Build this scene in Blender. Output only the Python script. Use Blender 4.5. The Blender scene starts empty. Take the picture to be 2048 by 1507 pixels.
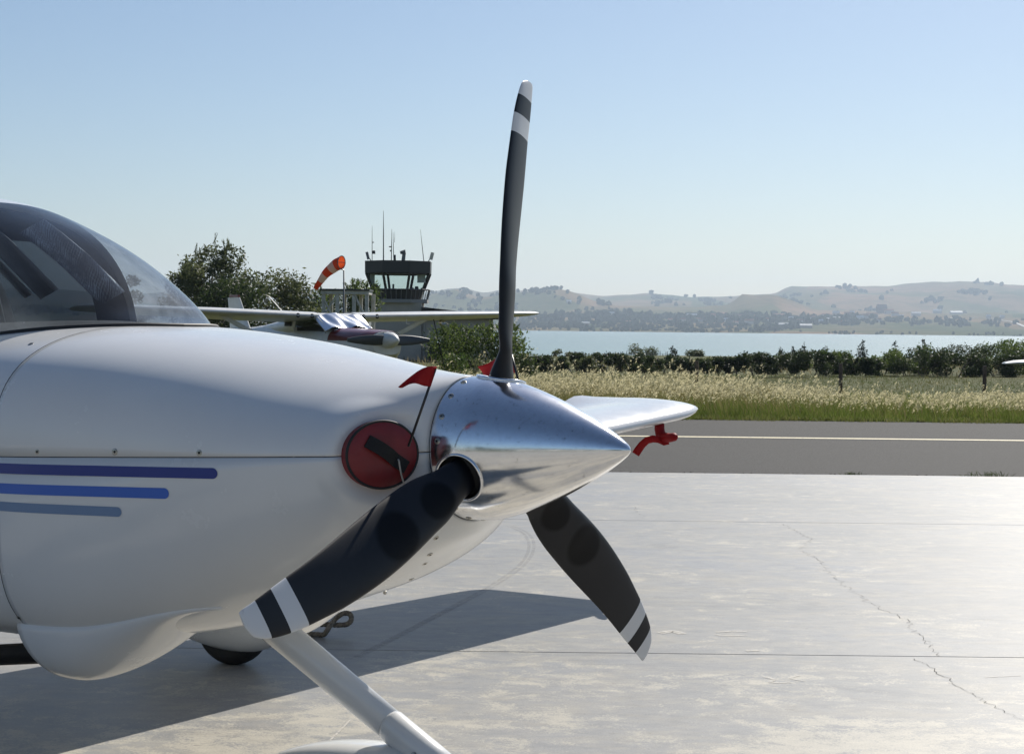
import bpy, math, random
import numpy as np
from mathutils import Vector, Matrix

sc = bpy.context.scene
COL = sc.collection
R = math.radians
random.seed(7)
RNG = np.random.default_rng(11)

# ------------------------------------------------------------------ camera
CAM_Z = 1.4595
FPX, CX, CY, HZ = 3300.0, 1024.0, 753.5, 653.0      # focal length and image centre in photo pixels
PITCH = math.atan((CY - HZ) / FPX)
ROLL = R(0.65)
_r0 = Vector((1, 0, 0)); _u0 = Vector((0, math.sin(PITCH), math.cos(PITCH))); _d0 = Vector((0, math.cos(PITCH), -math.sin(PITCH)))
C_RIGHT = _r0 * math.cos(ROLL) + _u0 * math.sin(ROLL)
C_UP = _u0 * math.cos(ROLL) - _r0 * math.sin(ROLL)
cam_d = bpy.data.cameras.new('camera'); cam = bpy.data.objects.new('camera', cam_d); COL.objects.link(cam)
m = Matrix.Identity(4)
for i in range(3):
    m[i][0] = C_RIGHT[i]; m[i][1] = C_UP[i]; m[i][2] = -_d0[i]
m[2][3] = CAM_Z
cam.matrix_world = m
cam_d.sensor_fit = 'HORIZONTAL'; cam_d.sensor_width = 36.0; cam_d.lens = FPX * 36.0 / 2048.0
cam_d.clip_start = 0.05; cam_d.clip_end = 60000.0
sc.camera = cam

# ------------------------------------------------------------------ sky and sun
SUN_EL, SUN_AZ = R(38.0), R(24.0)                       # azimuth to the right of the view direction (+Y)
SUN_DIR = Vector((math.sin(SUN_AZ) * math.cos(SUN_EL), math.cos(SUN_AZ) * math.cos(SUN_EL), math.sin(SUN_EL)))
world = bpy.data.worlds.new('World'); sc.world = world; world.use_nodes = True
wt = world.node_tree; wt.nodes.clear()
sky = wt.nodes.new('ShaderNodeTexSky'); sky.sky_type = 'NISHITA'; sky.sun_disc = False
sky.sun_elevation = SUN_EL; sky.sun_rotation = SUN_AZ
sky.altitude = 0; sky.air_density = 1.0; sky.dust_density = 0.6; sky.ozone_density = 4.0
bg = wt.nodes.new('ShaderNodeBackground'); bg.inputs['Strength'].default_value = 0.069
wo = wt.nodes.new('ShaderNodeOutputWorld')
wt.links.new(sky.outputs[0], bg.inputs[0]); wt.links.new(bg.outputs[0], wo.inputs[0])
sun_d = bpy.data.lights.new('sun', 'SUN'); sun_d.energy = 4.9; sun_d.angle = R(0.53); sun_d.color = (1.0, 0.95, 0.87)
sun = bpy.data.objects.new('sun', sun_d); COL.objects.link(sun)
sun.rotation_euler = (-SUN_DIR).to_track_quat('-Z', 'Y').to_euler()
sc.view_settings.view_transform = 'Standard'; sc.view_settings.look = 'None'
sc.view_settings.exposure = 0.33; sc.view_settings.gamma = 1.0; sc.view_settings.use_curve_mapping = False
sc.render.engine = 'CYCLES'
sc.cycles.max_bounces = 8; sc.cycles.transparent_max_bounces = 12; sc.cycles.volume_bounces = 0
sc.cycles.use_denoising = True
sc.cycles.caustics_reflective = False; sc.cycles.caustics_refractive = False

def at(px, py, depth):
    """world point that lies on the sight line of photo pixel (px, py) at world y = depth"""
    v = _d0 * FPX + C_RIGHT * (px - CX) - C_UP * (py - CY)
    return Vector((0, 0, CAM_Z)) + v * (depth / v.y)
def ground_at(px, py, z=0.0):
    v = _d0 * FPX + C_RIGHT * (px - CX) - C_UP * (py - CY)
    return Vector((0, 0, CAM_Z)) + v * ((z - CAM_Z) / v.z)

# ------------------------------------------------------------------ object helpers
def tag(o, label, cat, group=None):
    o['label'] = label; o['category'] = cat
    if group: o['group'] = group
    return o
def empty(name, loc, label, cat, group=None, rot=None):
    o = bpy.data.objects.new(name, None); COL.objects.link(o); o.empty_display_size = 0.2
    if rot is None: o.location = loc
    else:
        mm = rot.to_4x4(); mm.translation = loc; o.matrix_world = mm
    return tag(o, label, cat, group)
def link(name, me, parent=None):
    o = bpy.data.objects.new(name, me); COL.objects.link(o)
    if parent is not None: o.parent = parent
    return o
class MB:
    """collects shapes; build() makes ONE mesh object"""
    def __init__(s): s.v = []; s.f = []; s.n = 0
    def add(s, verts, faces):
        verts = np.asarray(verts, float).reshape(-1, 3); k = s.n
        s.v.append(verts); s.f.extend([tuple(i + k for i in f) for f in faces]); s.n += len(verts); return s
    def box(s, c, d, rot=None, taper=1.0):
        x, y, z = d[0] / 2, d[1] / 2, d[2] / 2
        v = np.array([(-x, -y, -z), (x, -y, -z), (x, y, -z), (-x, y, -z), (-x * taper, -y * taper, z), (x * taper, -y * taper, z), (x * taper, y * taper, z), (-x * taper, y * taper, z)])
        if rot is not None: v = v @ np.array(rot).T
        return s.add(v + np.array(c), [(0, 3, 2, 1), (4, 5, 6, 7), (0, 1, 5, 4), (1, 2, 6, 5), (2, 3, 7, 6), (3, 0, 4, 7)])
    def loft(s, rings, closed=True, cap=True):
        n = len(rings[0]); v = np.concatenate([np.asarray(r, float) for r in rings]); f = []
        for i in range(len(rings) - 1):
            for j in range(n if closed else n - 1):
                a = i * n + j; b = i * n + (j + 1) % n
                f.append((a, b, b + n, a + n))
        if cap and closed:
            f.append(tuple(range(n - 1, -1, -1))); f.append(tuple(range(len(v) - n, len(v))))
        return s.add(v, f)
    def tube(s, path, rad, seg=8, cap=True, flat=None):
        P = [Vector(p) for p in path]; rr = rad if hasattr(rad, '__len__') else [rad] * len(P)
        rings = []; up = None
        for i, p in enumerate(P):
            t = (P[min(i + 1, len(P) - 1)] - P[max(i - 1, 0)]).normalized()
            if up is None:
                up = Vector((0, 0, 1)) if abs(t.z) < .9 else Vector((1, 0, 0))
            a = t.cross(up).normalized(); up = a.cross(t).normalized()
            fl = flat if flat else 1.0
            rings.append([p + (a * math.cos(2 * math.pi * k / seg) * fl + up * math.sin(2 * math.pi * k / seg)) * rr[i] for k in range(seg)])
        return s.loft(rings, True, cap)
    def lathe(s, prof, axis='x', seg=48, c=(0, 0, 0)):
        rings = []
        for a, r in prof:
            ring = []
            for k in range(seg):
                t = 2 * math.pi * k / seg; cs, sn = math.cos(t) * r, math.sin(t) * r
                ring.append((c[0] + a, c[1] + cs, c[2] + sn) if axis == 'x' else (c[0] + cs, c[1] + sn, c[2] + a) if axis == 'z' else (c[0] + cs, c[1] + a, c[2] + sn))
            rings.append(ring)
        return s.loft(rings, True, True)
    def mesh(s, name, mat, smooth=False):
        v = np.concatenate(s.v) if s.v else np.zeros((0, 3))
        me = bpy.data.meshes.new(name); me.from_pydata(v.tolist(), [], s.f); 
        for mt in (mat if isinstance(mat, (list, tuple)) else [mat]): me.materials.append(mt)
        if smooth:
            me.polygons.foreach_set('use_smooth', [True] * len(me.polygons))
        me.update(); return me
    def build(s, name, mat, parent=None, smooth=False, sharp=None, fix=False):
        me = s.mesh(name, mat, smooth)
        if sharp is not None and smooth: me.set_sharp_from_angle(angle=R(sharp))
        if fix:
            import bmesh
            b = bmesh.new(); b.from_mesh(me); bmesh.ops.recalc_face_normals(b, faces=b.faces); b.to_mesh(me); b.free()
        return link(name, me, parent)
def quads_mesh(name, V, mat, parent=None, per=4):
    """V: (n, per, 3) separate polygons -> one mesh, built fast"""
    n = len(V); me = bpy.data.meshes.new(name)
    me.vertices.add(n * per); me.vertices.foreach_set('co', np.ascontiguousarray(V, np.float32).ravel())
    me.loops.add(n * per); me.loops.foreach_set('vertex_index', np.arange(n * per, dtype=np.int32))
    me.polygons.add(n); me.polygons.foreach_set('loop_start', np.arange(n, dtype=np.int32) * per)
    me.polygons.foreach_set('loop_total', np.full(n, per, np.int32))
    me.materials.append(mat); me.update(calc_edges=True); me.validate()
    return link(name, me, parent)
def structure(o): o['kind'] = 'structure'; return o
def stuff(o): o['kind'] = 'stuff'; return o
def spline(x, xs, ys):
    """smooth interpolation through (xs, ys), xs ascending, no overshoot"""
    xs = np.asarray(xs, float); ys = np.asarray(ys, float); h = np.diff(xs); d = np.diff(ys) / h
    mm = np.zeros(len(xs)); mm[0] = d[0]; mm[-1] = d[-1]
    for i in range(1, len(xs) - 1):
        mm[i] = 0 if d[i - 1] * d[i] <= 0 else (h[i - 1] + h[i]) * 3 / ((2 * h[i] + h[i - 1]) / d[i - 1] + (h[i] + 2 * h[i - 1]) / d[i])
    x = np.clip(np.asarray(x, float), xs[0], xs[-1]); i = np.clip(np.searchsorted(xs, x) - 1, 0, len(h) - 1)
    t = (x - xs[i]) / h[i]
    return (1 + 2 * t) * (1 - t) ** 2 * ys[i] + t * (1 - t) ** 2 * h[i] * mm[i] + t * t * (3 - 2 * t) * ys[i + 1] + t * t * (t - 1) * h[i] * mm[i + 1]
def sstep(a, b, x):
    t = np.clip((x - a) / (b - a), 0, 1); return t * t * (3 - 2 * t)
ORD = 'first second third fourth fifth sixth seventh eighth ninth tenth eleventh twelfth thirteenth fourteenth fifteenth sixteenth seventeenth eighteenth nineteenth twentieth'.split()
def ordinal(i):
    if i < 20: return ORD[i]
    tens = {2: 'twenty', 3: 'thirty', 4: 'forty', 5: 'fifty'}
    k = i + 1
    if k % 10 == 0: return {3: 'thirtieth', 4: 'fortieth', 5: 'fiftieth'}[k // 10]
    return tens[k // 10] + '-' + ORD[k % 10 - 1]

# ------------------------------------------------------------------ materials
def mat(name, col, rough=.5, metal=0., spec=.5, coat=0., coat_rough=.05, noise=None, bump=None, rnoise=None, trans=0.):
    """principled material; noise = (scale, second colour, low, high[, detail]); bump = (scale, strength, distance); rnoise = (scale, lo, hi)"""
    mt = bpy.data.materials.new(name); mt.use_nodes = True; nt = mt.node_tree; b = nt.nodes['Principled BSDF']
    b.inputs['Base Color'].default_value = (*col, 1); b.inputs['Roughness'].default_value = rough
    b.inputs['Metallic'].default_value = metal; b.inputs['Specular IOR Level'].default_value = spec
    b.inputs['Coat Weight'].default_value = coat; b.inputs['Coat Roughness'].default_value = coat_rough
    tc = nt.nodes.new('ShaderNodeTexCoord')
    def ntex(scale, detail=5, rgh=.6):
        n = nt.nodes.new('ShaderNodeTexNoise'); n.inputs['Scale'].default_value = scale; n.inputs['Detail'].default_value = detail
        n.inputs['Roughness'].default_value = rgh; nt.links.new(tc.outputs['Object'], n.inputs['Vector']); return n
    if noise:
        n = ntex(noise[0], noise[4] if len(noise) > 4 else 5)
        cr = nt.nodes.new('ShaderNodeValToRGB'); cr.color_ramp.elements[0].position = noise[2]; cr.color_ramp.elements[1].position = noise[3]
        cr.color_ramp.elements[0].color = (*col, 1); cr.color_ramp.elements[1].color = (*noise[1], 1)
        nt.links.new(n.outputs['Fac'], cr.inputs['Fac']); nt.links.new(cr.outputs['Color'], b.inputs['Base Color'])
    if rnoise:
        n = ntex(rnoise[0]); mr = nt.nodes.new('ShaderNodeMapRange'); mr.inputs['From Min'].default_value = .3; mr.inputs['From Max'].default_value = .7
        mr.inputs['To Min'].default_value = rnoise[1]; mr.inputs['To Max'].default_value = rnoise[2]
        nt.links.new(n.outputs['Fac'], mr.inputs['Value']); nt.links.new(mr.outputs['Result'], b.inputs['Roughness'])
    if bump:
        n = ntex(bump[0], 4); bp = nt.nodes.new('ShaderNodeBump'); bp.inputs['Strength'].default_value = bump[1]; bp.inputs['Distance'].default_value = bump[2]
        nt.links.new(n.outputs['Fac'], bp.inputs['Height']); nt.links.new(bp.outputs['Normal'], b.inputs['Normal'])
    return mt
def leaf_mat(name, c1, c2, scale=1.2, transl=.35, rough=.55):
    mt = bpy.data.materials.new(name); mt.use_nodes = True; nt = mt.node_tree; b = nt.nodes['Principled BSDF']; out = nt.nodes['Material Output']
    geo = nt.nodes.new('ShaderNodeNewGeometry'); n = nt.nodes.new('ShaderNodeTexNoise'); n.inputs['Scale'].default_value = scale; n.inputs['Detail'].default_value = 6
    n.inputs['Roughness'].default_value = .75
    nt.links.new(geo.outputs['Position'], n.inputs['Vector'])
    cr = nt.nodes.new('ShaderNodeValToRGB'); cr.color_ramp.elements[0].position = .36; cr.color_ramp.elements[1].position = .64
    cr.color_ramp.elements[0].color = (*c1, 1); cr.color_ramp.elements[1].color = (*c2, 1)
    nt.links.new(n.outputs['Fac'], cr.inputs['Fac']); nt.links.new(cr.outputs['Color'], b.inputs['Base Color'])
    b.inputs['Roughness'].default_value = rough; b.inputs['Specular IOR Level'].default_value = .3
    tr = nt.nodes.new('ShaderNodeBsdfTranslucent'); mx = nt.nodes.new('ShaderNodeMixShader'); mx.inputs[0].default_value = transl
    nt.links.new(cr.outputs['Color'], tr.inputs['Color']); nt.links.new(b.outputs[0], mx.inputs[1]); nt.links.new(tr.outputs[0], mx.inputs[2])
    nt.links.new(mx.outputs[0], out.inputs['Surface']); return mt
def glass_mat(name, tint, rough=.0, ior=1.45, haze=0.0, hazecol=(.8, .8, .8)):
    """a thin pane: what lies behind shows through, the surface mirrors by Fresnel, a dusty veil also stands in for sun glare"""
    mt = bpy.data.materials.new(name); mt.use_nodes = True; nt = mt.node_tree; nt.nodes.remove(nt.nodes['Principled BSDF']); out = nt.nodes['Material Output']
    t = nt.nodes.new('ShaderNodeBsdfTransparent'); t.inputs[0].default_value = (*tint, 1)
    g = nt.nodes.new('ShaderNodeBsdfGlossy'); g.inputs['Roughness'].default_value = rough
    lw = nt.nodes.new('ShaderNodeLayerWeight'); pw = nt.nodes.new('ShaderNodeMath'); pw.operation = 'POWER'; pw.inputs[1].default_value = 5.0
    f0 = ((ior - 1) / (ior + 1)) ** 2; ma = nt.nodes.new('ShaderNodeMath'); ma.operation = 'MULTIPLY_ADD'; ma.inputs[1].default_value = 1 - f0; ma.inputs[2].default_value = f0
    nt.links.new(lw.outputs['Facing'], pw.inputs[0]); nt.links.new(pw.outputs[0], ma.inputs[0])
    mx = nt.nodes.new('ShaderNodeMixShader'); nt.links.new(ma.outputs[0], mx.inputs[0]); nt.links.new(t.outputs[0], mx.inputs[1]); nt.links.new(g.outputs[0], mx.inputs[2])
    if haze:  # pale veil mixed into the pane imitates sun glare besides dust
        d = nt.nodes.new('ShaderNodeBsdfTranslucent'); d.inputs['Color'].default_value = (*hazecol, 1)
        tc = nt.nodes.new('ShaderNodeTexCoord'); n = nt.nodes.new('ShaderNodeTexNoise'); n.inputs['Scale'].default_value = 9; n.inputs['Detail'].default_value = 8
        n.inputs['Roughness'].default_value = .75
        mr = nt.nodes.new('ShaderNodeMapRange'); mr.inputs['From Min'].default_value = .35; mr.inputs['From Max'].default_value = .75
        mr.inputs['To Min'].default_value = haze * .4; mr.inputs['To Max'].default_value = haze * 1.8
        nt.links.new(tc.outputs['Object'], n.inputs['Vector']); nt.links.new(n.outputs['Fac'], mr.inputs['Value'])
        m2 = nt.nodes.new('ShaderNodeMixShader'); nt.links.new(mr.outputs[0], m2.inputs[0]); nt.links.new(mx.outputs[0], m2.inputs[1]); nt.links.new(d.outputs[0], m2.inputs[2]); mx = m2
    nt.links.new(mx.outputs[0], out.inputs['Surface']); return mt
# ================================================================== the setting
def node_mat(name):
    mt = bpy.data.materials.new(name); mt.use_nodes = True; nt = mt.node_tree
    return mt, nt, nt.nodes['Principled BSDF']
def N(nt, kind, **kw):
    n = nt.nodes.new(kind)
    for k, v in kw.items(): n.inputs[k.replace('_', ' ')].default_value = v
    return n
def ramp(nt, fac, stops, interp='LINEAR'):
    r = nt.nodes.new('ShaderNodeValToRGB'); r.color_ramp.interpolation = interp
    el = r.color_ramp.elements
    while len(el) < len(stops): el.new(.5)
    for e, (p, c) in zip(el, stops): e.position = p; e.color = (*c, 1) if len(c) == 3 else c
    nt.links.new(fac, r.inputs['Fac']); return r.outputs['Color']
def math_n(nt, op, a, b=None, c=None):
    n = nt.nodes.new('ShaderNodeMath'); n.operation = op
    for i, q in enumerate((a, b, c)):
        if q is None: continue
        if isinstance(q, (int, float)): n.inputs[i].default_value = q
        else: nt.links.new(q, n.inputs[i])
    return n.outputs[0]
def mixc(nt, fac, a, b, mode='MIX'):
    n = nt.nodes.new('ShaderNodeMix'); n.data_type = 'RGBA'; n.blend_type = mode
    for sock, q in ((n.inputs[0], fac), (n.inputs[6], a), (n.inputs[7], b)):
        if isinstance(q, (int, float)): sock.default_value = q
        elif isinstance(q, tuple): sock.default_value = (*q, 1)
        else: nt.links.new(q, sock)
    return n.outputs[2]
def noise(nt, vec, scale, detail=5, rough=.6, dist=0.):
    n = N(nt, 'ShaderNodeTexNoise', Scale=scale, Detail=detail, Roughness=rough, Distortion=dist); nt.links.new(vec, n.inputs['Vector']); return n.outputs['Fac']
def mapped(nt, vec, scale=(1, 1, 1), rot=0., loc=(0, 0, 0)):
    mp = nt.nodes.new('ShaderNodeMapping'); mp.inputs['Scale'].default_value = scale; mp.inputs['Rotation'].default_value = (0, 0, rot); mp.inputs['Location'].default_value = loc
    nt.links.new(vec, mp.inputs['Vector']); return mp.outputs[0]
def position(nt): return nt.nodes.new('ShaderNodeNewGeometry').outputs['Position']
def bumped(nt, b, height, strength, dist):
    bp = nt.nodes.new('ShaderNodeBump'); bp.inputs['Strength'].default_value = strength; bp.inputs['Distance'].default_value = dist
    nt.links.new(height, bp.inputs['Height']); nt.links.new(bp.outputs[0], b.inputs['Normal'])

# -- painted concrete, worn to cream in patches
def concrete():
    mt, nt, b = node_mat('painted_concrete'); P = position(nt)
    sep = nt.nodes.new('ShaderNodeSeparateXYZ'); nt.links.new(P, sep.inputs[0])
    tone = noise(nt, P, .55, 4, .6)
    base = ramp(nt, tone, [(.3, (.232, .233, .230)), (.5, (.275, .270, .258)), (.7, (.242, .250, .264))])
    Pm = mapped(nt, P, (1, 1.25, 1), .12)
    big = noise(nt, Pm, 1.1, 5, .6, .5); pat = noise(nt, Pm, 6.5, 8, .72, .3); fine = noise(nt, mapped(nt, P, (1, 1.4, 1)), 75, 5, .8)
    wear = nt.nodes.new('ShaderNodeMapRange'); wear.inputs['From Min'].default_value = 5.2; wear.inputs['From Max'].default_value = 7.6
    wear.inputs['To Min'].default_value = .05; wear.inputs['To Max'].default_value = -.05; nt.links.new(sep.outputs[1], wear.inputs['Value'])
    m_ = math_n(nt, 'ADD', math_n(nt, 'ADD', math_n(nt, 'ADD', math_n(nt, 'MULTIPLY', pat, .62), math_n(nt, 'MULTIPLY', big, .45)), math_n(nt, 'MULTIPLY', math_n(nt, 'SUBTRACT', fine, .5), .55)), wear.outputs[0])
    mask = ramp(nt, m_, [(.555, (0, 0, 0)), (.60, (1, 1, 1))])
    soft = ramp(nt, noise(nt, mapped(nt, P, (.8, 1.5, 1), -.1), 3.4, 8, .72, .5), [(.47, (0, 0, 0)), (.66, (1, 1, 1))])
    col = mixc(nt, math_n(nt, 'MULTIPLY', soft, .75), base, (.345, .318, .268))
    col = mixc(nt, math_n(nt, 'MULTIPLY', mask, .9), col, (.43, .40, .335))
    sp = ramp(nt, noise(nt, P, 17, 2, .5), [(.70, (0, 0, 0)), (.75, (1, 1, 1))])
    col = mixc(nt, math_n(nt, 'MULTIPLY', sp, .5), col, (.2, .19, .17))
    stn = ramp(nt, noise(nt, mapped(nt, P, (1, 2.2, 1), -.25), .8, 7, .7, 1.2), [(.56, (0, 0, 0)), (.72, (1, 1, 1))])
    col = mixc(nt, math_n(nt, 'MULTIPLY', stn, .45), col, (.13, .135, .14))
    scr = ramp(nt, noise(nt, mapped(nt, P, (2, 60, 1), .35), 1.3, 5, .6), [(.66, (0, 0, 0)), (.70, (1, 1, 1))])
    col = mixc(nt, math_n(nt, 'MULTIPLY', scr, .3), col, (.52, .50, .45))
    grain = ramp(nt, noise(nt, P, 130, 4, .8), [(.28, (.78, .78, .78)), (.5, (1, 1, 1)), (.72, (1.18, 1.17, 1.15))]); col = mixc(nt, 1.0, col, grain, 'MULTIPLY')
    mott = ramp(nt, noise(nt, mapped(nt, P, (.7, 1.3, 1), .2), 11, 6, .75), [(.32, (.86, .87, .88)), (.5, (1, 1, 1)), (.68, (1.12, 1.11, 1.08))]); col = mixc(nt, 1.0, col, mott, 'MULTIPLY')
    nt.links.new(col, b.inputs['Base Color'])
    rg = ramp(nt, pat, [(.35, (.42,) * 3), (.65, (.47,) * 3)]); nt.links.new(rg, b.inputs['Roughness']); b.inputs['Specular IOR Level'].default_value = .16
    bumped(nt, b, math_n(nt, 'ADD', fine, math_n(nt, 'MULTIPLY', mask, -.35)), .06, .001)
    return mt
M_CONC = concrete()
M_DARK = mat('joint_dirt', (.03, .028, .025), .9)
Y_J = [-28.3, -23.2, -18.1, -13.0, -7.93, -2.82, 2.28, 7.38, 12.49, 16.68]
X_J = [-65.5, -53.6, -41.7, -29.8, -17.9, -6.0, 5.9, 17.8, 29.7, 41.6, 53.5]
a_ = MB(); a_.add([(X_J[0], Y_J[0], -.02), (X_J[-1], Y_J[0], -.02), (X_J[-1], Y_J[-1], -.02), (X_J[0], Y_J[-1], -.02)], [(0, 1, 2, 3)])
apron = structure(a_.build('apron', M_DARK))
for i in range(len(X_J) - 1):
    for j in range(len(Y_J) - 1):
        y0 = Y_J[j]; y1 = Y_J[j + 1]
        g = .003; x0, x1, y0, y1 = X_J[i] + g, X_J[i + 1] - g, y0 + g, y1 - g
        b_ = .003; s_ = MB()
        lo = [(x0, y0, -.018), (x1, y0, -.018), (x1, y1, -.018), (x0, y1, -.018)]
        mid = [(x, y, -b_) for x, y, _ in lo]; hi = [(x0 + b_, y0 + b_, 0), (x1 - b_, y0 + b_, 0), (x1 - b_, y1 - b_, 0), (x0 + b_, y1 - b_, 0)]
        s_.loft([lo, mid, hi]); s_.build('concrete_slab', M_CONC, apron)
# hairline cracks
def ribbon(pts, w, z):
    v = []; n = len(pts)
    for i, p in enumerate(pts):
        a = pts[max(i - 1, 0)]; c = pts[min(i + 1, n - 1)]; t = Vector((c[0] - a[0], c[1] - a[1], 0)).normalized(); nn = Vector((-t.y, t.x, 0)) * (w[i] if hasattr(w, '__len__') else w) / 2
        v += [(p[0] + nn.x, p[1] + nn.y, z), (p[0] - nn.x, p[1] - nn.y, z)]
    return v, [(2 * i, 2 * i + 1, 2 * i + 3, 2 * i + 2) for i in range(n - 1)]
def jagged(px, jit=.012, step=.03):
    P = [ground_at(*p) for p in px]; out = []
    for a, c in zip(P[:-1], P[1:]):
        k = max(2, int((c - a).length / step))
        for i in range(k): out.append(a.lerp(c, i / k) + Vector((random.gauss(0, jit), random.gauss(0, jit), 0)))
    return out + [P[-1]]
for path, ww in (([(1566, 1048), (1622, 1077), (1600, 1099), (1637, 1120), (1672, 1159), (1724, 1195), (1751, 1211), (1817, 1240), (1833, 1265), (1862, 1294), (1879, 1311)], .0022),
                 ([(1833, 1317), (1871, 1340), (1904, 1369), (1954, 1393), (1987, 1414), (2060, 1446)], .0025),
                 ([(1268, 1013), (1275, 1025), (1287, 1034)], .0016)):
    pts = jagged(path); ws = [ww * random.uniform(.3, 1.5) for _ in pts]
    q = MB(); q.add(*ribbon(pts, ws, .0025)); q.build('crack', M_DARK, apron)

# faint tyre marks and pale scuffs on the paint
def mark_mat(name, col, lo, hi):
    mt, nt, b = node_mat(name); b.inputs['Base Color'].default_value = (*col, 1); b.inputs['Roughness'].default_value = .7
    a = ramp(nt, noise(nt, position(nt), 28, 5, .8), [(.35, (lo,) * 3), (.7, (hi,) * 3)]); nt.links.new(a, b.inputs['Alpha']); return mt
M_TM = mark_mat('tyre_mark', (.10, .10, .10), .0, .26); M_SCUFF = mark_mat('pale_scuff', (.56, .53, .47), .25, .95)
def smooth_path(px, k=10):
    P = [ground_at(*p) for p in px]; out = []
    for i in range(len(P) - 1):
        p0, p1, p2, p3 = P[max(i - 1, 0)], P[i], P[i + 1], P[min(i + 2, len(P) - 1)]
        for t in np.linspace(0, 1, k + 1)[:-1]: out.append(.5 * ((2 * p1) + (p2 - p0) * t + (2 * p0 - 5 * p1 + 4 * p2 - p3) * t * t + (3 * p1 - p0 - 3 * p2 + p3) * t ** 3))
    return out
for off in (0, 10):
    q = MB(); q.add(*ribbon(smooth_path([(1015 + off, 1052), (1046 + off, 1066), (1058 + off, 1092), (1042 + off, 1126), (985 + off, 1168), (900 + off, 1214), (810 + off, 1262), (700 + off, 1318)]), .022, .0016)); q.build('tyre_mark', M_TM, apron)
for path, w_ in (([(1432, 1264), (1462, 1262), (1496, 1263)], .02), ([(1430, 1268), (1450, 1271), (1497, 1270)], .016), ([(1526, 1353), (1548, 1358), (1542, 1364), (1585, 1364)], .018), ([(1600, 1350), (1582, 1356), (1612, 1362)], .014), ([(1320, 1266), (1345, 1262), (1366, 1268)], .05), ([(1492, 1301), (1520, 1300)], .03), ([(700, 1440), (660, 1480), (610, 1520)], .008), ([(1970, 1354), (2048, 1350)], .012)):
    q = MB(); q.add(*ribbon(smooth_path(path), w_, .0018)); q.build('paint_scuff', M_SCUFF, apron)
# -- taxiway
def asphalt():
    mt, nt, b = node_mat('asphalt'); P = position(nt)
    col = ramp(nt, noise(nt, P, 60, 3, .8), [(.32, (.024, .0235, .023)), (.5, (.048, .047, .0455)), (.72, (.115, .112, .109))])
    big = noise(nt, mapped(nt, P, (.25, 1.1, 1)), .7, 5, .6)
    col = mixc(nt, ramp(nt, big, [(.35, (0, 0, 0)), (.7, (.5, .5, .5))]), col, (.06, .058, .055))
    nt.links.new(col, b.inputs['Base Color']); b.inputs['Roughness'].default_value = .8; b.inputs['Specular IOR Level'].default_value = .08
    bumped(nt, b, noise(nt, P, 75, 3, .8), .5, .006); return mt
t_ = MB(); t_.add([(-400, 16.69, -.012), (400, 16.69, -.012), (400, 26.75, -.012), (-400, 26.75, -.012)], [(0, 1, 2, 3)])
taxiway = structure(t_.build('taxiway', asphalt()))
def line_paint():
    mt, nt, b = node_mat('yellow_line_paint'); P = position(nt)
    col = ramp(nt, noise(nt, P, 14, 6, .8), [(.36, (.14, .125, .095)), (.46, (.60, .53, .33))]); nt.links.new(col, b.inputs['Base Color']); b.inputs['Roughness'].default_value = .7; return mt
t_ = MB(); t_.add([(-400, 22.33, -.008), (400, 22.33, -.008), (400, 22.53, -.008), (-400, 22.53, -.008)], [(0, 1, 2, 3)])
t_.build('yellow_line', line_paint(), taxiway)

# -- ground sheet, falling gently to the lake
def zg(y):
    return spline(y, [-4000, 27, 34, 60, 100, 200, 330, 470, 560, 9500], [-.05, -.05, -.15, -.66, -.78, -2.9, -5.1, -6.3, -9, -12])
def field():
    mt, nt, b = node_mat('field_grass'); P = position(nt)
    s1 = noise(nt, mapped(nt, P, (.35, 1, 1)), .25, 6, .65); s2 = noise(nt, P, 5, 5, .8)
    c = ramp(nt, s1, [(.32, (.045, .075, .020)), (.5, (.075, .095, .030)), (.68, (.17, .14, .065))])
    c = mixc(nt, .6, c, ramp(nt, s2, [(.3, (.04, .055, .015)), (.7, (.14, .13, .05))])); nt.links.new(c, b.inputs['Base Color'])
    b.inputs['Roughness'].default_value = .9; b.inputs['Specular IOR Level'].default_value = .1; bumped(nt, b, s2, .9, .12); return mt
ys = [-4000, -1500, -500, -150, -60, -30, 0, 15, 27, 29, 31, 33, 35, 38, 42, 46, 50, 55, 60, 70, 80, 90, 100, 115, 130, 150, 175, 200, 240, 280, 330, 380, 430, 470, 510, 560, 1000, 3000, 6000, 9500]
xs = [-9000, -4000, -1500, -600, -300, -150, -80, -40, -20, -10, 0, 10, 20, 40, 80, 150, 300, 600, 1500, 4000, 9000]
g_ = MB(); rows = []
for y in ys:
    amp = 0 if y < 45 or y > 2000 else min(.25, (y - 45) * .004)
    rows.append([(x, y, float(zg(y)) + amp * (math.sin(x * .11 + y * .05) + math.sin(x * .043 - y * .09))) for x in xs])
g_.loft(rows, closed=False); ground = structure(g_.build('ground', field(), smooth=True))

# -- lake
LAKE = -6.0
def water():
    mt, nt, b = node_mat('lake_water'); P = position(nt)
    b.inputs['Base Color'].default_value = (.16, .235, .21, 1); b.inputs['Roughness'].default_value = .24; b.inputs['IOR'].default_value = 1.33
    w1 = noise(nt, mapped(nt, P, (1, .55, 1), .2), .55, 4, .6); w2 = noise(nt, P, .035, 3, .5)
    bumped(nt, b, math_n(nt, 'ADD', w1, math_n(nt, 'MULTIPLY', w2, 2.0)), .85, .55); return mt
l_ = MB(); l_.add([(-9000, 340, LAKE), (9000, 340, LAKE), (9000, 3600, LAKE), (-9000, 3600, LAKE)], [(0, 1, 2, 3)])
lake = structure(l_.build('lake', water()))

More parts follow.
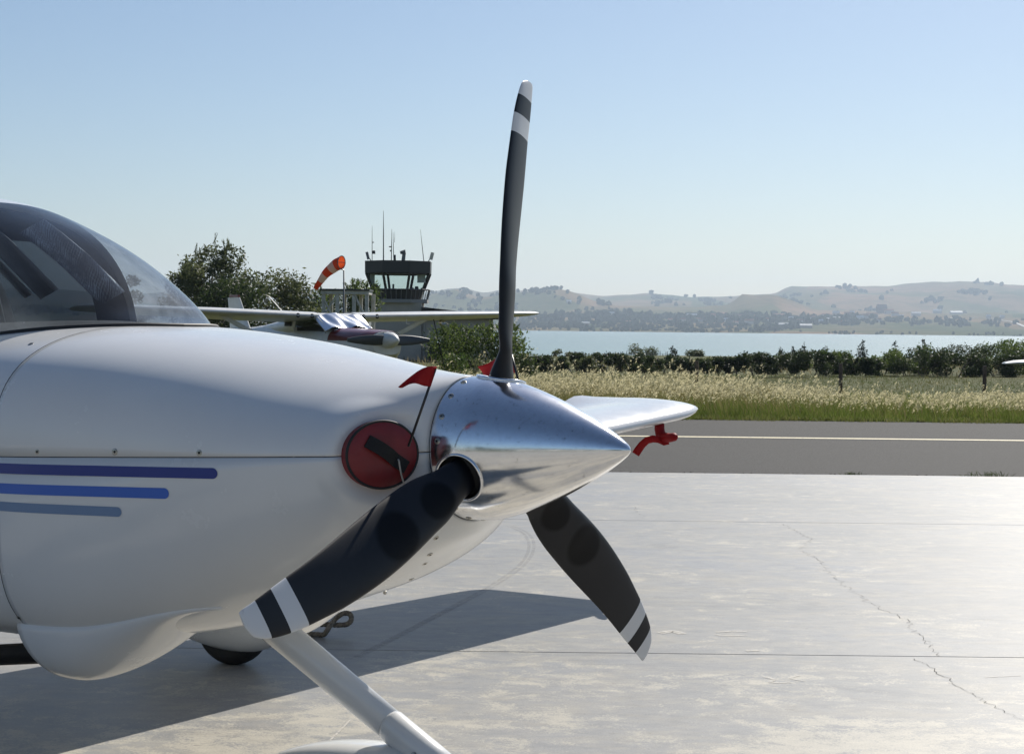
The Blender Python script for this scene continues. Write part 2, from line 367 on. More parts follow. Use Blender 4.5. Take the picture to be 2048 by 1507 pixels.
# -- far shore and hills: heights over the horizon in photo pixels, at real distances
RX = [-1500, -900, -400, 0, 300, 600, 860, 925, 960, 1000, 1050, 1110, 1140, 1190, 1300, 1400, 1462, 1490, 1540, 1580, 1650, 1750, 1850, 1920, 2000, 2048, 2300, 2700, 3300, 4000]
RE = [40, 60, 50, 65, 60, 69, 70, 75, 67, 71, 71, 77, 72, 64, 67, 65, 66, 70, 70, 84, 88, 91, 96, 100, 98, 96, 80, 92, 70, 55]
NEAR_R = ([-1500, 300, 700, 860, 915, 960, 1000, 1055, 1110, 1150, 1200, 1300, 1440, 1462, 1487, 1530, 1560, 1640, 1700, 4000], [30, 40, 50, 62, 72, 60, 66, 70, 76, 66, 48, 44, 44, 52, 72, 73, 66, 42, 38, 36])
def hill_e(px, y):
    ridge = float(spline(px, RX, RE)); near = float(spline(px, *NEAR_R))
    wob = 1.6 * math.sin(px * .021 + y * .0017) + 1.1 * math.sin(px * .047 - y * .003) + .7 * math.sin(px * .11 + y * .004)
    e = float(spline(y, [3282, 3330, 3500, 3800, 4200, 4700, 5200, 5600, 6100, 6700, 7300, 8200, 9000], [-9, -6, -2, 6, 20, 30, min(near, ridge), min(near * .93, ridge * .9), ridge * .72, ridge * .86, ridge, ridge * .5, ridge * .2]))
    return e + (wob * min(1, max(0, (y - 3500) / 1000)))
def hill_z(x, y): return CAM_Z + hill_e(CX + FPX * x / y, y) / FPX * y
def hills_mat():
    mt, nt, b = node_mat('hill_fields'); P = position(nt)
    v = N(nt, 'ShaderNodeTexVoronoi', Scale=.0042, Randomness=1.0); nt.links.new(mapped(nt, P, (1, .45, .3), .5), v.inputs['Vector'])
    sep = nt.nodes.new('ShaderNodeSeparateXYZ'); nt.links.new(v.outputs['Color'], sep.inputs[0])
    c = ramp(nt, sep.outputs[0], [(0, (.075, .095, .04)), (.2, (.27, .165, .10)), (.36, (.11, .12, .05)), (.52, (.31, .19, .125)), (.7, (.085, .10, .045)), (.85, (.21, .155, .085))], 'CONSTANT')
    c = mixc(nt, .55, c, ramp(nt, noise(nt, mapped(nt, P, (1, .5, 1)), .0022, 6, .6), [(.35, (.055, .075, .035)), (.5, (.13, .125, .06)), (.68, (.30, .19, .125))]))
    d = ramp(nt, noise(nt, P, .012, 6, .75), [(.46, (0, 0, 0)), (.62, (1, 1, 1))])
    c = mixc(nt, math_n(nt, 'MULTIPLY', d, .6), c, (.045, .06, .03)); nt.links.new(c, b.inputs['Base Color'])
    b.inputs['Roughness'].default_value = 1.0; b.inputs['Specular IOR Level'].default_value = 0.0
    return mt
pxs = list(range(-1500, 4001, 14)); rws = []
for y in [3282, 3300, 3330, 3380, 3450, 3550, 3650, 3750, 3850, 3950, 4050, 4150, 4250, 4350, 4500, 4650, 4800, 4950, 5050, 5150, 5250, 5350, 5500, 5700, 5900, 6100, 6300, 6500, 6700, 6900, 7100, 7300, 7600, 8000, 8500, 9000]:
    rws.append([((px - CX) / FPX * y, y, CAM_Z + hill_e(px, y) / FPX * y) for px in pxs])
h_ = MB(); h_.loft(rws, closed=False); hills = structure(h_.build('hills', hills_mat(), smooth=True))
# ================================================================== the airplane in the foreground
HUB = Vector((-.0369, 4.2582, 1.145))
AX = Vector((.81940, -.57178, .04065)).normalized(); AY = Vector((.57225, .82008, 0)).normalized(); AZ = AX.cross(AY).normalized()
AROT = Matrix((AX, AY, AZ)).transposed()
OFF = AROT.transposed() @ Vector((0, 0, HUB.z))
def W(p): return HUB + AROT @ Vector(p)
def L(p): return AROT.transposed() @ (Vector(p) - HUB)

def paint():
    mt, nt, b = node_mat('white_gelcoat'); tc = nt.nodes.new('ShaderNodeTexCoord'); O = tc.outputs['Object']
    n1 = noise(nt, O, 2.2, 5, .6); n2 = noise(nt, O, 40, 3, .6)
    c = ramp(nt, n1, [(.3, (.70, .70, .69)), (.7, (.74, .74, .725))]); c = mixc(nt, ramp(nt, n2, [(.66, (0, 0, 0)), (.8, (.10, .10, .10))]), c, (.5, .47, .42))
    nt.links.new(c, b.inputs['Base Color']); rr = ramp(nt, noise(nt, O, 5, 5, .7), [(.3, (.16,) * 3), (.7, (.30,) * 3)]); nt.links.new(rr, b.inputs['Roughness'])
    b.inputs['Coat Weight'].default_value = .35; b.inputs['Coat Roughness'].default_value = .06
    return mt
M_WHITE = paint()
M_BLACK = mat('black_rubber', (.012, .012, .012), .6)
M_TYRE = mat('tyre_rubber', (.014, .014, .014), .75, bump=(60, .3, .004))
M_INNER = mat('cabin_liner', (.035, .035, .038), .85)
M_SCREW = mat('steel_screw', (.50, .48, .43), .35, metal=1.0, noise=(80, (.22, .2, .17), .45, .7))
M_SOCKET = mat('screw_socket', (.01, .01, .01), .7)
def chrome():
    mt, nt, b = node_mat('polished_aluminium'); tc = nt.nodes.new('ShaderNodeTexCoord'); O = tc.outputs['Object']
    b.inputs['Metallic'].default_value = 1.0
    c = ramp(nt, noise(nt, O, 60, 7, .75), [(.35, (.86, .86, .87)), (.60, (.80, .80, .81)), (.70, (.45, .44, .43))]); nt.links.new(c, b.inputs['Base Color'])
    sm = ramp(nt, noise(nt, mapped(nt, O, (3, 14, 14)), 3.0, 6, .7), [(.3, (.115,) * 3), (.7, (.16,) * 3)]); nt.links.new(sm, b.inputs['Roughness'])
    bumped(nt, b, noise(nt, mapped(nt, O, (20, 90, 90)), 5, 3, .6), .035, .001)
    return mt
M_CHROME = chrome()
def blade_mat(name, patches):
    mt, nt, b = node_mat(name); tc = nt.nodes.new('ShaderNodeTexCoord'); O = tc.outputs['Object']
    c = ramp(nt, noise(nt, O, 12, 6, .7), [(.3, (.0045, .006, .010)), (.7, (.007, .0085, .013))])
    sc_ = ramp(nt, noise(nt, mapped(nt, O, (30, 8, 90)), 2.2, 4, .6), [(.74, (0, 0, 0)), (.78, (.25, .25, .25))]); c = mixc(nt, sc_, c, (.3, .3, .3))
    b.inputs['Roughness'].default_value = .44; b.inputs['Specular IOR Level'].default_value = .30; b.inputs['Coat Weight'].default_value = .03; b.inputs['Coat Roughness'].default_value = .2
    if patches:      # two overpainted oval patches in flat black on the blade face (blade length runs along Z)
        tot = None
        for (r_, t_, a_r, a_t) in patches:
            sp = nt.nodes.new('ShaderNodeSeparateXYZ'); nt.links.new(O, sp.inputs[0])
            dz = math_n(nt, 'DIVIDE', math_n(nt, 'SUBTRACT', sp.outputs[2], r_), a_r); dy = math_n(nt, 'DIVIDE', math_n(nt, 'SUBTRACT', sp.outputs[1], t_), a_t)
            d2 = math_n(nt, 'ADD', math_n(nt, 'MULTIPLY', dz, dz), math_n(nt, 'MULTIPLY', dy, dy))
            k = ramp(nt, d2, [(.62, (1, 1, 1)), (1.0, (0, 0, 0))]); tot = k if tot is None else math_n(nt, 'MAXIMUM', tot, k)
        c = mixc(nt, math_n(nt, 'MULTIPLY', tot, .6), c, (.0012, .0012, .0014))
        nt.links.new(math_n(nt, 'MULTIPLY', math_n(nt, 'SUBTRACT', 1.0, math_n(nt, 'MULTIPLY', tot, .5)), .30), b.inputs['Specular IOR Level'])
        nt.links.new(math_n(nt, 'MULTIPLY', math_n(nt, 'SUBTRACT', 1.0, tot), .03), b.inputs['Coat Weight'])
    nt.links.new(c, b.inputs['Base Color']); return mt
PATCH = [(.305, .0, .062, .047), (.475, -.010, .072, .062)]
M_BLADE = blade_mat('blade_black', PATCH); M_BLADE_TOP = blade_mat('blade_black_plain', None)
M_BWHITE = mat('blade_white', (.62, .63, .64), .4, noise=(50, (.45, .45, .45), .62, .8))

airplane = empty('airplane', Vector((HUB.x, HUB.y, 0)), 'white low-wing airplane with polished spinner and three-bladed propeller filling the foreground', 'airplane', rot=AROT)
OFFN = np.array(OFF)
def part(mb, name, mt, parent=None, smooth=True, sharp=None, fix=False, bare=False):
    """airplane part: coordinates given from the propeller hub (x forward, y port, z up)"""
    if not bare: mb.v = [v + OFFN for v in mb.v]
    return mb.build(name, mt, parent or airplane, smooth, sharp, fix)

BX = [-7.0, -6.2, -4.8, -3.6, -2.9, -2.0, -1.5, -1.216, -.8, -.5, -.25, -.12, -.075]
BZT = [.14, .2, .33, .40, .40, .385, .372, .357, .3100, .2590, .210, .193, .189]
WX = [-7.0, -6.2, -4.8, -3.6, -2.9, -2.0, -1.15, -.8, -.55, -.35, -.2, -.15, -.12, -.095, -.075]
WW = [.05, .10, .28, .52, .64, .66, .65, .59, .535, .48, .415, .36, .305, .245, .189]
ZX = [-7.0, -4.8, -3.6, -2.5, -1.15, -.8, -.55, -.35, -.2, -.12, -.075]
ZB = [.02, .22, .42, .53, .54, .50, .435, .37, .30, .242, .189]
PX_ = [-7.0, -4.8, -2.5, -1.15, -.8, -.5, -.2, -.075]; PL = [2, 2.2, 4.0, 4.6, 3.7, 2.8, 2.2, 2.0]
PUX = [-7.0, -4.0, -2.4, -1.6, -1.1, -.7, -.4, -.2, -.075]; PU = [2, 2.2, 2.8, 2.9, 2.8, 2.45, 2.05, 1.95, 2.0]
def body_par(X): return float(spline(X, BX, BZT)), float(spline(X, WX, WW)), float(spline(X, ZX, ZB)), float(spline(X, PUX, PU)), float(spline(X, PX_, PL))
IC = np.array([-.140, -.310, 0.0]); IN = np.array([.927, -.375, 0.0]); IU = np.array([.375, .927, 0.0]); IA, IB = .101, .084
def inlet_land(P, seat=-.006):
    """presses a flat raised seat for the round air inlet into the cowl front, both sides"""
    P = np.array(P, float); side = np.where(P[:, 1] > 0, -1.0, 1.0); Q = P.copy(); Q[:, 1] *= side
    Q[:, 1] = np.minimum(Q[:, 1], 0); d = Q - IC; h = d @ IN; u = d @ IU; v = d[:, 2]
    rho = np.sqrt((u / IA) ** 2 + (v / IB) ** 2); wgt = (1 - sstep(1.06, 1.75, rho)) * (np.abs(h) < .16)
    wgt = wgt * (1 - sstep(-.1, -.075, P[:, 0]))
    dh = (seat - h) * wgt; Q = Q + IN[None, :] * dh[:, None]; Q[:, 1] *= side; return Q
def section(X, phis, grow=0.0):
    zt, w, zb, pu, pl = body_par(X); out = np.zeros((len(phis), 3)); out[:, 0] = X
    c, s = np.cos(phis), np.sin(phis); p = np.where(s >= 0, pu, pl)
    out[:, 1] = (w + grow) * np.sign(c) * np.abs(c) ** (2 / p); out[:, 2] = np.where(s >= 0, zt + grow, -(zb + grow)) * np.abs(s) ** (2 / p)
    return out
def wide_phi(a, b, n):
    """section angles a..b, kept dense at the sides"""
    return np.linspace(a, b, n)
CX_ = np.concatenate([np.linspace(-.075, -.24, 36), np.linspace(-.25, -1.186, 54)])
def cowl_rings(a, b, n, shrink=0.0, zlim=None):
    out = []
    for X in CX_:
        r = section(X, wide_phi(a, b, n), shrink); r = inlet_land(r, -.006 + 1.6 * shrink)
        if zlim: r[:, 2] = np.maximum(r[:, 2], zlim) if zlim > 0 else np.minimum(r[:, 2], zlim)
        out.append(r)
    return out
def thick(o, t):
    md = o.modifiers.new('thickness', 'SOLIDIFY'); md.thickness = t; md.offset = -1; return o
def body_loft(rings, flip=False):
    mb = MB(); mb.loft(rings, closed=False)
    if not flip: mb.f = [f[::-1] for f in mb.f]
    return mb
upper = thick(part(body_loft(cowl_rings(0, math.pi, 81, zlim=.0012)), 'upper_cowl', M_WHITE), .006)
lower = thick(part(body_loft(cowl_rings(math.pi, 2 * math.pi, 97, zlim=-.0012)), 'lower_cowl', M_WHITE), .006)
part(body_loft(cowl_rings(0, 2 * math.pi, 120, shrink=-.014)), 'seam_shade_shell', M_SOCKET)  # black shell added behind the cowl to darken its seam gap
q = MB(); q.lathe([(-.09, .002), (-.09, .19), (-.2, .19)], seg=64); part(q, 'nose_ring', M_SOCKET)
# canopy: its own rounded shape standing on the fuselage deck
KX = [-4.8, -4.2, -3.7, -3.2, -2.7, -2.3, -2.0, -1.8, -1.65, -1.5, -1.38, -1.28, -1.139]
KZ = [.31, .45, .64, .80, .8865, .845, .7934, .7205, .6504, .5614, .4802, .4029, .35]
XE, X0 = -2.2, -1.139
def can_w(X): return .58 * math.sqrt(max(1e-6, 1 - ((X - XE) / (X0 - XE)) ** 2)) if X > XE else float(spline(X, [-4.8, -3.8, -3.0, -2.2], [.18, .42, .56, .58]))
def csec(X, phis, grow=0.0):
    w, zc = can_w(X) + grow, float(spline(X, KX, KZ)) + grow; c, s = np.cos(phis), np.sin(phis); out = np.zeros((len(phis), 3)); out[:, 0] = X
    out[:, 1] = w * np.sign(c) * np.abs(c) ** (2 / 2.3); out[:, 2] = .30 + (zc - .30) * np.abs(s) ** (2 / 2.3); return out
def deck_z(X, y):
    zt, w, zb, pu, pl = body_par(X); return zt * max(0., 1 - min(1, abs(y) / w) ** pu) ** (1 / pu)
FX = np.concatenate([np.linspace(-1.189, -1.5, 18), np.linspace(-1.55, -3.3, 22), np.linspace(-3.35, -7.0, 26)])
rs = []
for X in FX:
    zt, w, zb, pu, pl = body_par(X); k = min(.999, .955 * can_w(X) / w) if X > -3.3 else 0
    p0 = math.acos(k ** (pu / 2)) if X > -3.3 else math.pi / 2
    rs.append(section(X, np.linspace(math.pi - p0, 2 * math.pi + p0, 110)))
part(body_loft(rs), 'fuselage', M_WHITE)
M_GLASS = glass_mat('windscreen_acrylic', (.62, .67, .71), .03, 1.50, haze=.14, hazecol=(.78, .83, .90))
M_SGLASS = glass_mat('cabin_window_acrylic', (.13, .15, .17), .02, 1.45)
GX = X0 - .002 - (1.95 + X0 - .002) * np.linspace(0, 1, 46) ** 1.8
part(body_loft([csec(X, np.linspace(0, math.pi, 71)) for X in GX]), 'windshield', M_GLASS)
pts = []
for X in list(np.linspace(-1.95, -1.3, 26)) + list(np.linspace(-1.29, -1.139, 24)): y = -can_w(X) * .975; pts.append((X, y, deck_z(X, y) + .002))
pts = pts + [(x, -y, z) for x, y, z in pts[::-1]]
q = MB(); q.tube(pts, .0075, 7); part(q, 'windshield_seal', M_BLACK)
def band(x0, x1, f0, f1, n=14, m=24, side=1, grow=0.0):
    """patch of the cabin skin between section fractions f0..f1 (0 = sill, 1 = roof line)"""
    rs = []
    for X in np.linspace(x0, x1, n):
        ph = math.pi / 2 * np.linspace(f0, f1, m); ph = ph if side > 0 else math.pi - ph; rs.append(csec(X, ph, grow))
    return body_loft(rs, flip=side < 0)
for s_ in (1, -1):
    part(band(-1.95, -2.12, 0, 1, 4, 24, s_), 'door_post', M_WHITE)
    part(band(-2.12, -3.0, .0, .50, 14, 16, s_), 'cabin_window', M_SGLASS)
    part(band(-3.0, -4.8, 0, .50, 16, 16, s_), 'rear_post', M_WHITE)
    part(band(-2.12, -4.8, .50, 1, 30, 16, s_), 'cabin_roof', M_WHITE)
    part(band(-1.95, -3.35, .52, 1, 20, 16, s_, -.03), 'headliner', M_INNER)
    part(band(-1.95, -2.14, 0, .55, 4, 16, s_, -.03), 'post_trim', M_INNER)
# cabin interior
rs = [section(X, np.linspace(math.pi - .5, 2 * math.pi + .5, 60), -.035) for X in np.linspace(-1.2, -3.4, 20)]
part(body_loft(rs), 'cabin_tub', M_INNER)
M_DASH = mat('glareshield', (.085, .075, .068), .8, noise=(120, (.05, .045, .04), .4, .6))
rs = []
for X in np.linspace(-1.16, -1.72, 20):
    y0 = can_w(X) * .95; rs.append([(X, y0 * k, deck_z(X, y0 * k) * .5 + .175 + .02 * (1 - k * k) * float(sstep(-1.3, -1.5, X))) for k in np.linspace(1, -1, 25)])
part(body_loft(rs), 'glareshield', M_DASH)
q = MB(); q.box((-1.73, 0, .22), (.03, 1.0, .30)); part(q, 'instrument_panel', M_INNER, smooth=False)
M_SEAT = mat('seat_leather', (.06, .06, .065), .6, bump=(25, .2, .01)); M_SEATP = mat('seat_piping', (.30, .29, .27), .6)
for y in (-.28, .28):
    rs = []
    for t in np.linspace(0, 1, 14):
        hw = .22 * (1 - .25 * t ** 3) * math.sqrt(max(.05, 1 - ((t - .5) * 1.85) ** 8)); x0 = -2.35 - .24 * t; z0 = -.15 + .78 * t
        rs.append([(x0 + .06 * math.sin(a) * (1 if math.sin(a) > 0 else .8), y + hw * (abs(math.cos(a)) ** .5) * np.sign(math.cos(a)), z0) for a in np.linspace(0, 2 * math.pi, 22)[:-1]])
    s = MB(); s.loft(rs); s = part(s, 'seat', M_SEAT)
    h = MB(); h.box((-2.60, y, .70), (.09, .25, .14)); ho = part(h, 'headrest', M_SEAT, s, smooth=False, bare=False)
    bv = ho.modifiers.new('round', 'BEVEL'); bv.width = .035; bv.segments = 3
    for k in (-.09, .09):
        h = MB(); h.tube([(-2.28, y + k, -.1), (-2.42, y + k, .35), (-2.50, y + k, .60)], .006, 5); part(h, 'piping', M_SEATP, s)
# folded sun-screen strips inside the windscreen, also standing in for reflections on it: one plain, one of fine mesh
def screen_mat():
    mt, nt, b = node_mat('sun_screen_mesh'); tc = nt.nodes.new('ShaderNodeTexCoord'); O = tc.outputs['Object']
    br = N(nt, 'ShaderNodeTexBrick', Scale=42.0, Mortar_Size=.05); br.inputs['Color1'].default_value = (.05, .06, .08, 1); br.inputs['Color2'].default_value = (.13, .15, .19, 1); br.inputs['Mortar'].default_value = (.34, .38, .44, 1)
    nt.links.new(mapped(nt, O, (1, 1, 1), .4), br.inputs['Vector']); c = mixc(nt, ramp(nt, noise(nt, O, 9, 5, .7), [(.4, (0, 0, 0)), (.6, (1, 1, 1))]), br.outputs['Color'], (.055, .065, .085))
    nt.links.new(c, b.inputs['Base Color']); b.inputs['Roughness'].default_value = .5; return mt
for path, hwp, m_, nm in (([(-60, 440, 5.36), (0, 488, 5.38), (55, 542, 5.40), (100, 588, 5.42)], 22, mat('grey_screen_cloth', (.17, .17, .175), .7), 'sun_screen'), ([(62, 452, 5.46), (100, 480, 5.46), (152, 522, 5.46), (205, 574, 5.46), (226, 596, 5.46)], 30, screen_mat(), 'mesh_screen'), ([(-60, 480, 5.32), (-20, 512, 5.33), (30, 562, 5.35), (58, 592, 5.36)], 9, M_SEATP, 'seat_belt')):
    rs = []
    for i, (px, py, d) in enumerate(path):
        row = []
        for k in np.linspace(-1, 1, 7): row.append(L(at(px + hwp * k * .8, py - hwp * k * .45, d + .02 * math.sin(3 * k + i))))
        rs.append(row)
    thick(part(body_loft(rs), nm, m_), .003)

# screws on the cowl, found where the sight line of the photo meets the cowl
def implicit(P):
    zt, w, zb, pu, pl = body_par(P[0]); z = P[2]
    return (abs(P[1]) / w) ** (pu if z >= 0 else pl) + (abs(z) / (zt if z >= 0 else zb)) ** (pu if z >= 0 else pl) - 1
def hit(px, py):
    a = L((0, 0, CAM_Z)); b = L(at(px, py, 6.0)); prev = 1
    for t in np.linspace(.45, 1.0, 900):
        P = a.lerp(b, t)
        if P[0] < -.075 and implicit(P) < 0:
            break
    g = Vector([(implicit(P + Vector(e) * .002) - implicit(P - Vector(e) * .002)) for e in ((1, 0, 0), (0, 1, 0), (0, 0, 1))]).normalized()
    return P, g
def screw_mesh(r):
    s = MB(); s.lathe([(-.002, r), (.0012, r), (.0022, r * .8), (.0022, r * .42)], axis='z', seg=14); a = s.mesh('screw', M_SCREW, True); a.set_sharp_from_angle(angle=R(40))
    s = MB(); s.lathe([(.0005, r * .43), (.0026, r * .43)], axis='z', seg=6); b = s.mesh('socket', M_SOCKET); return a, b
SM = screw_mesh(.0092); SMS = screw_mesh(.0078)
def screw(P, n, ms=SM, parent=None):
    par = parent or airplane
    o = link('screw', ms[0], par); o.matrix_local = Matrix.Translation(Vector(P) + (OFF if parent is None else Vector((0, 0, 0)))) @ n.to_track_quat('Z', 'X').to_matrix().to_4x4()
    s = link('socket', ms[1], o)
for px, py in ((75, 903), (230, 903), (399, 905), (587, 906)): screw(*hit(px, py))
for px, py in ((62, 688), (38, 1234), (872, 1075), (860, 1108), (823, 1157), (770, 1184), (728, 1196), (850, 1126)):
    try:
        P, n = hit(px, py)
        if P[0] > -1.4: screw(P, n, SMS)
    except Exception: pass
# blue stripes on the lower cowl, running back along the fuselage
def stripe(px_end, py_end, px_b, py_b, col, half=.0137):
    P, _ = hit(px_end - 14, py_end); Q, _ = hit(px_b, py_b); sl = (Q[2] - P[2]) / (Q[0] - P[0]); rs = []
    for X in np.concatenate([P[0] + half * np.sin(np.linspace(math.pi / 2, 0, 9)), np.linspace(P[0] - .01, -2.9, 70)]):
        hw = half * math.sqrt(max(1e-4, 1 - min(1, max(0, (X - P[0]) / half)) ** 2)); zc = P[2] + sl * (max(X, -1.3) - P[0]); row = []
        for z in np.linspace(zc - hw, zc + hw, 5):
            zt, w, zb, pu, pl = body_par(X); p_, b_ = (pu, zt) if z >= 0 else (pl, zb)
            row.append((X, -(w * (1 - (abs(z) / b_) ** p_) ** (1 / p_)) - .0014, z))
        rs.append(row)
    part(body_loft(rs), 'stripe', mat('stripe_paint', col, .35))
stripe(441, 946, 10, 936, (.012, .034, .23)); stripe(344, 986, 10, 976, (.034, .13, .52)); stripe(250, 1023, 10, 1012, (.16, .25, .40), .0125)
# cooling-air outlet fairings with the exhaust stubs under the cowl
for s_ in (-1, 1):
    rs = []
    for t in np.linspace(0, 1, 26):
        X = -.62 - .60 * t; dep = .165 * sstep(0, .9, t) * (1 - .0 * t); wd = .10 + .070 * sstep(0, .6, t); zc = -.40 - .06 * sstep(0, .7, t); bp_ = body_par(X); yc = -(bp_[1] * (1 - (abs(zc) / bp_[2]) ** bp_[4]) ** (1 / bp_[4]) - wd - .006)
        rs.append([(X - .055 * (math.cos(a) if True else 0) * t ** 6 * 0 + (.075 * t ** 5 * math.sin(a)), s_ * -1 * (yc + wd * math.cos(a)) * 1.0, zc - dep * abs(math.sin(a)) ** .85 if math.sin(a) > 0 else zc) for a in np.linspace(-.25, math.pi + .25, 34)])
    thick(part(body_loft(rs, flip=s_ > 0), 'outlet_fairing', M_WHITE), .008)
    e = MB(); e.tube([(-.95, s_ * .43, -.50), (-1.2, s_ * .45, -.555), (-1.62, s_ * .47, -.60)], .030, 18); part(e, 'exhaust_pipe', mat('burnt_steel', (.02, .018, .016), .55, metal=.6))

# wing, both halves, with separate tip caps
def airfoil(n=22, t=.13):
    u = (1 - np.cos(np.linspace(0, math.pi, n))) / 2; y = t / .2 * (.2969 * np.sqrt(u) - .126 * u - .3516 * u ** 2 + .2843 * u ** 3 - .1036 * u ** 4)
    cam_ = .02 * np.sin(np.pi * u); up_ = np.c_[u, cam_ + y]; dn = np.c_[u, cam_ - y * .8]; return np.concatenate([up_[::-1], dn[1:-1]])
def wing_sec(Y, le, te, z, t, side, lift=0.):
    return [(-(le + (te - le) * u), side * Y, z + v * (te - le) + lift * u * u) for u, v in airfoil(22, t)]
def wz(Y): return -.377 + .0635 * (Y - .6)
for side in (1, -1):
    rs = [wing_sec(Y, 2.13 + .012 * (Y - .6), 3.40 - .055 * (Y - .6), wz(Y), .15 - .004 * Y, side) for Y in (.3, .6, 1.2, 2, 3, 4, 4.5, 4.89)]
    q = MB(); q.loft(rs); part(q, 'wing', M_WHITE, sharp=50, fix=True)
    rs = [wing_sec(Y, le, te, wz(Y) + dz, t, side, li) for Y, le, te, dz, t, li in ((4.894, 2.183, 3.164, 0, .13, 0), (4.97, 2.185, 3.16, 0, .13, .01), (5.05, 2.19, 3.155, .004, .125, .03), (5.12, 2.205, 3.15, .010, .11, .05), (5.18, 2.225, 3.14, .016, .09, .065), (5.23, 2.28, 3.13, .022, .06, .072), (5.255, 2.36, 3.09, .026, .03, .07))]
    q = MB(); q.loft(rs); part(q, 'wing_tip', M_WHITE, sharp=60, fix=True)
# tail
rs = [[(-(le + (te - le) * u), v * (te - le), z) for u, v in airfoil(14, .1)] for z, le, te in ((.1, 5.7, 7.15), (.5, 6.05, 7.2), (1.45, 6.7, 7.45))]
q = MB(); q.loft(rs); part(q, 'tail_fin', M_WHITE, sharp=50, fix=True)
rs = [wing_sec(abs(Y), 6.15 + .12 * abs(Y), 7.0, .22, .1, 1 if Y > 0 else -1) for Y in (-1.95, -.01, .01, 1.95)]
q = MB(); q.loft(rs); part(q, 'tailplane', M_WHITE, sharp=50, fix=True)

# landing gear
def pant(cx, cy, z0, z1, ln_f, ln_b, hw):
    rs = []
    for t in np.linspace(0, 1, 22):
        x = cx + ln_f - (ln_f + ln_b) * t; k = max(.02, (math.sin(math.pi * min(1, t * 1.55 if t < .32 else .5 + (t - .32) / .68 * .5))) ** .62)
        zc = z0 + (z1 - z0) * .5 + .03 * (t > .4) * (t - .4); hz = (z1 - z0) / 2 * k
        rs.append([(x, cy + hw * k * math.copysign(abs(math.cos(a)) ** .8, math.cos(a)), zc + hz * math.copysign(abs(math.sin(a)) ** .5, math.sin(a))) for a in np.linspace(0, 2 * math.pi, 37)[:-1]])
    m_ = MB(); m_.loft(rs); return m_
def tyre(cx, cy, cz, r, hw):
    m_ = MB(); prof = []
    for a in np.linspace(-math.pi / 2, math.pi / 2, 15): prof.append((hw * math.sin(a), r - .045 + .045 * math.cos(a)))
    m_.lathe([(-hw, r * .5)] + prof + [(hw, r * .5)], axis='y', seg=40, c=(cx, cy, cz)); return m_
gp = L(ground_at(468, 1326)); 
for s_ in (1, -1):
    gx, gy = gp[0], gp[1] * s_; gz = L((W((gx, gy, 0)).x, W((gx, gy, 0)).y, 0))[2]
    part(tyre(gx, gy, gz + .185, .19, .07), 'main_wheel', M_TYRE)
    part(pant(gx, gy, gz + .055, gz + .46, .40, .62, .125), 'wheel_fairing', M_WHITE, sharp=60)
    lg = MB(); lg.tube([(gx + .1, s_ * .62, -.42), (gx + .06, s_ * 1.1, -.58), (gx + .02, gy - s_ * .02, gz + .36)], [.085, .075, .06], 12, flat=.4); part(lg, 'main_leg', M_WHITE)
    sk = MB(); sk.box((gx - .34, gy - .02, gz + .16), (.05, .06, .045)); part(sk, 'tie_bracket', M_SOCKET, smooth=False)
def streamline(path, ch, th):
    rs = []; P = [Vector(p) for p in path]
    for i, p in enumerate(P):
        t = (P[min(i + 1, len(P) - 1)] - P[max(i - 1, 0)]).normalized(); s_ = Vector((0, 1, 0)); a = s_.cross(t).normalized()
        rs.append([p + a * (ch[i] * math.cos(q)) + s_ * (th[i] * math.sin(q) * (1 - .25 * math.cos(q))) for q in np.linspace(0, 2 * math.pi, 29)[:-1]])
    m_ = MB(); m_.loft(rs); return m_
part(streamline([(-.98, 0, -.43), (-.76, 0, -.545), (-.37, 0, -.762)], [.048, .048, .044], [.040, .040, .036]), 'nose_leg', M_WHITE)
sl_ = part(streamline([(-.385, 0, -.755), (-.375, 0, -.76), (-.26, 0, -.823), (-.09, 0, -.915)], [.044, .0475, .047, .044], [.036, .039, .039, .037]), 'nose_leg_sleeve', M_WHITE)
nz = L((W((-.42, 0, 0)).x, W((-.42, 0, 0)).y, 0))[2]
part(tyre(-.42, 0, nz + .148, .15, .065), 'nose_wheel', M_TYRE)
part(pant(-.42, 0, nz + .06, nz + .318, .27, .42, .105), 'nose_wheel_fairing', M_WHITE, sharp=60)
f_ = MB(); f_.tube([(-.10, 0, -.905), (-.16, 0, -.955), (-.42, .0, nz + .19)], [.035, .04, .035], 10); part(f_, 'nose_fork', M_WHITE)
screw(*[(lambda P: (P, Vector((.25, -.95, .2)).normalized()))(Vector((-.262, -.0445, -.815)))][0], SMS)

# propeller: three scimitar blades with two white bands and a white tip
BR = [.25, .3, .36, .42, .48, .54, .6, .66, .72, .78, .8297, .883, .937, .962, .980, .989]
TC = [-.040, -.0517, -.0339, -.0225, -.0106, .0029, .0183, .0352, .0524, .0722, .0873, .1047, .1264, .141, .158, .183]
SC_ = [.030, .0290, .0287, .0290, .0290, .0280, .0262, .0240, .0215, .0188, .0165, .0129, .0095, .006, .002, -.003]
TD = [.345, .345, .331, .3078, .2877, .2721, .2589, .2475, .2388, .2326, .2291, .2259, .2223, .2210, .2200, .2170]
SD = [-.020, -.0235, -.026, -.0273, -.0270, -.0246, -.0208, -.0166, -.0134, -.0120, -.0116, -.010, -.0086, -.0086, -.0086, -.0086]
TH = [.036, .034, .034, .037, .031, .027, .0235, .0205, .018, .0155, .0135, .0115, .0095, .008, .006, .004]
PHB = .147
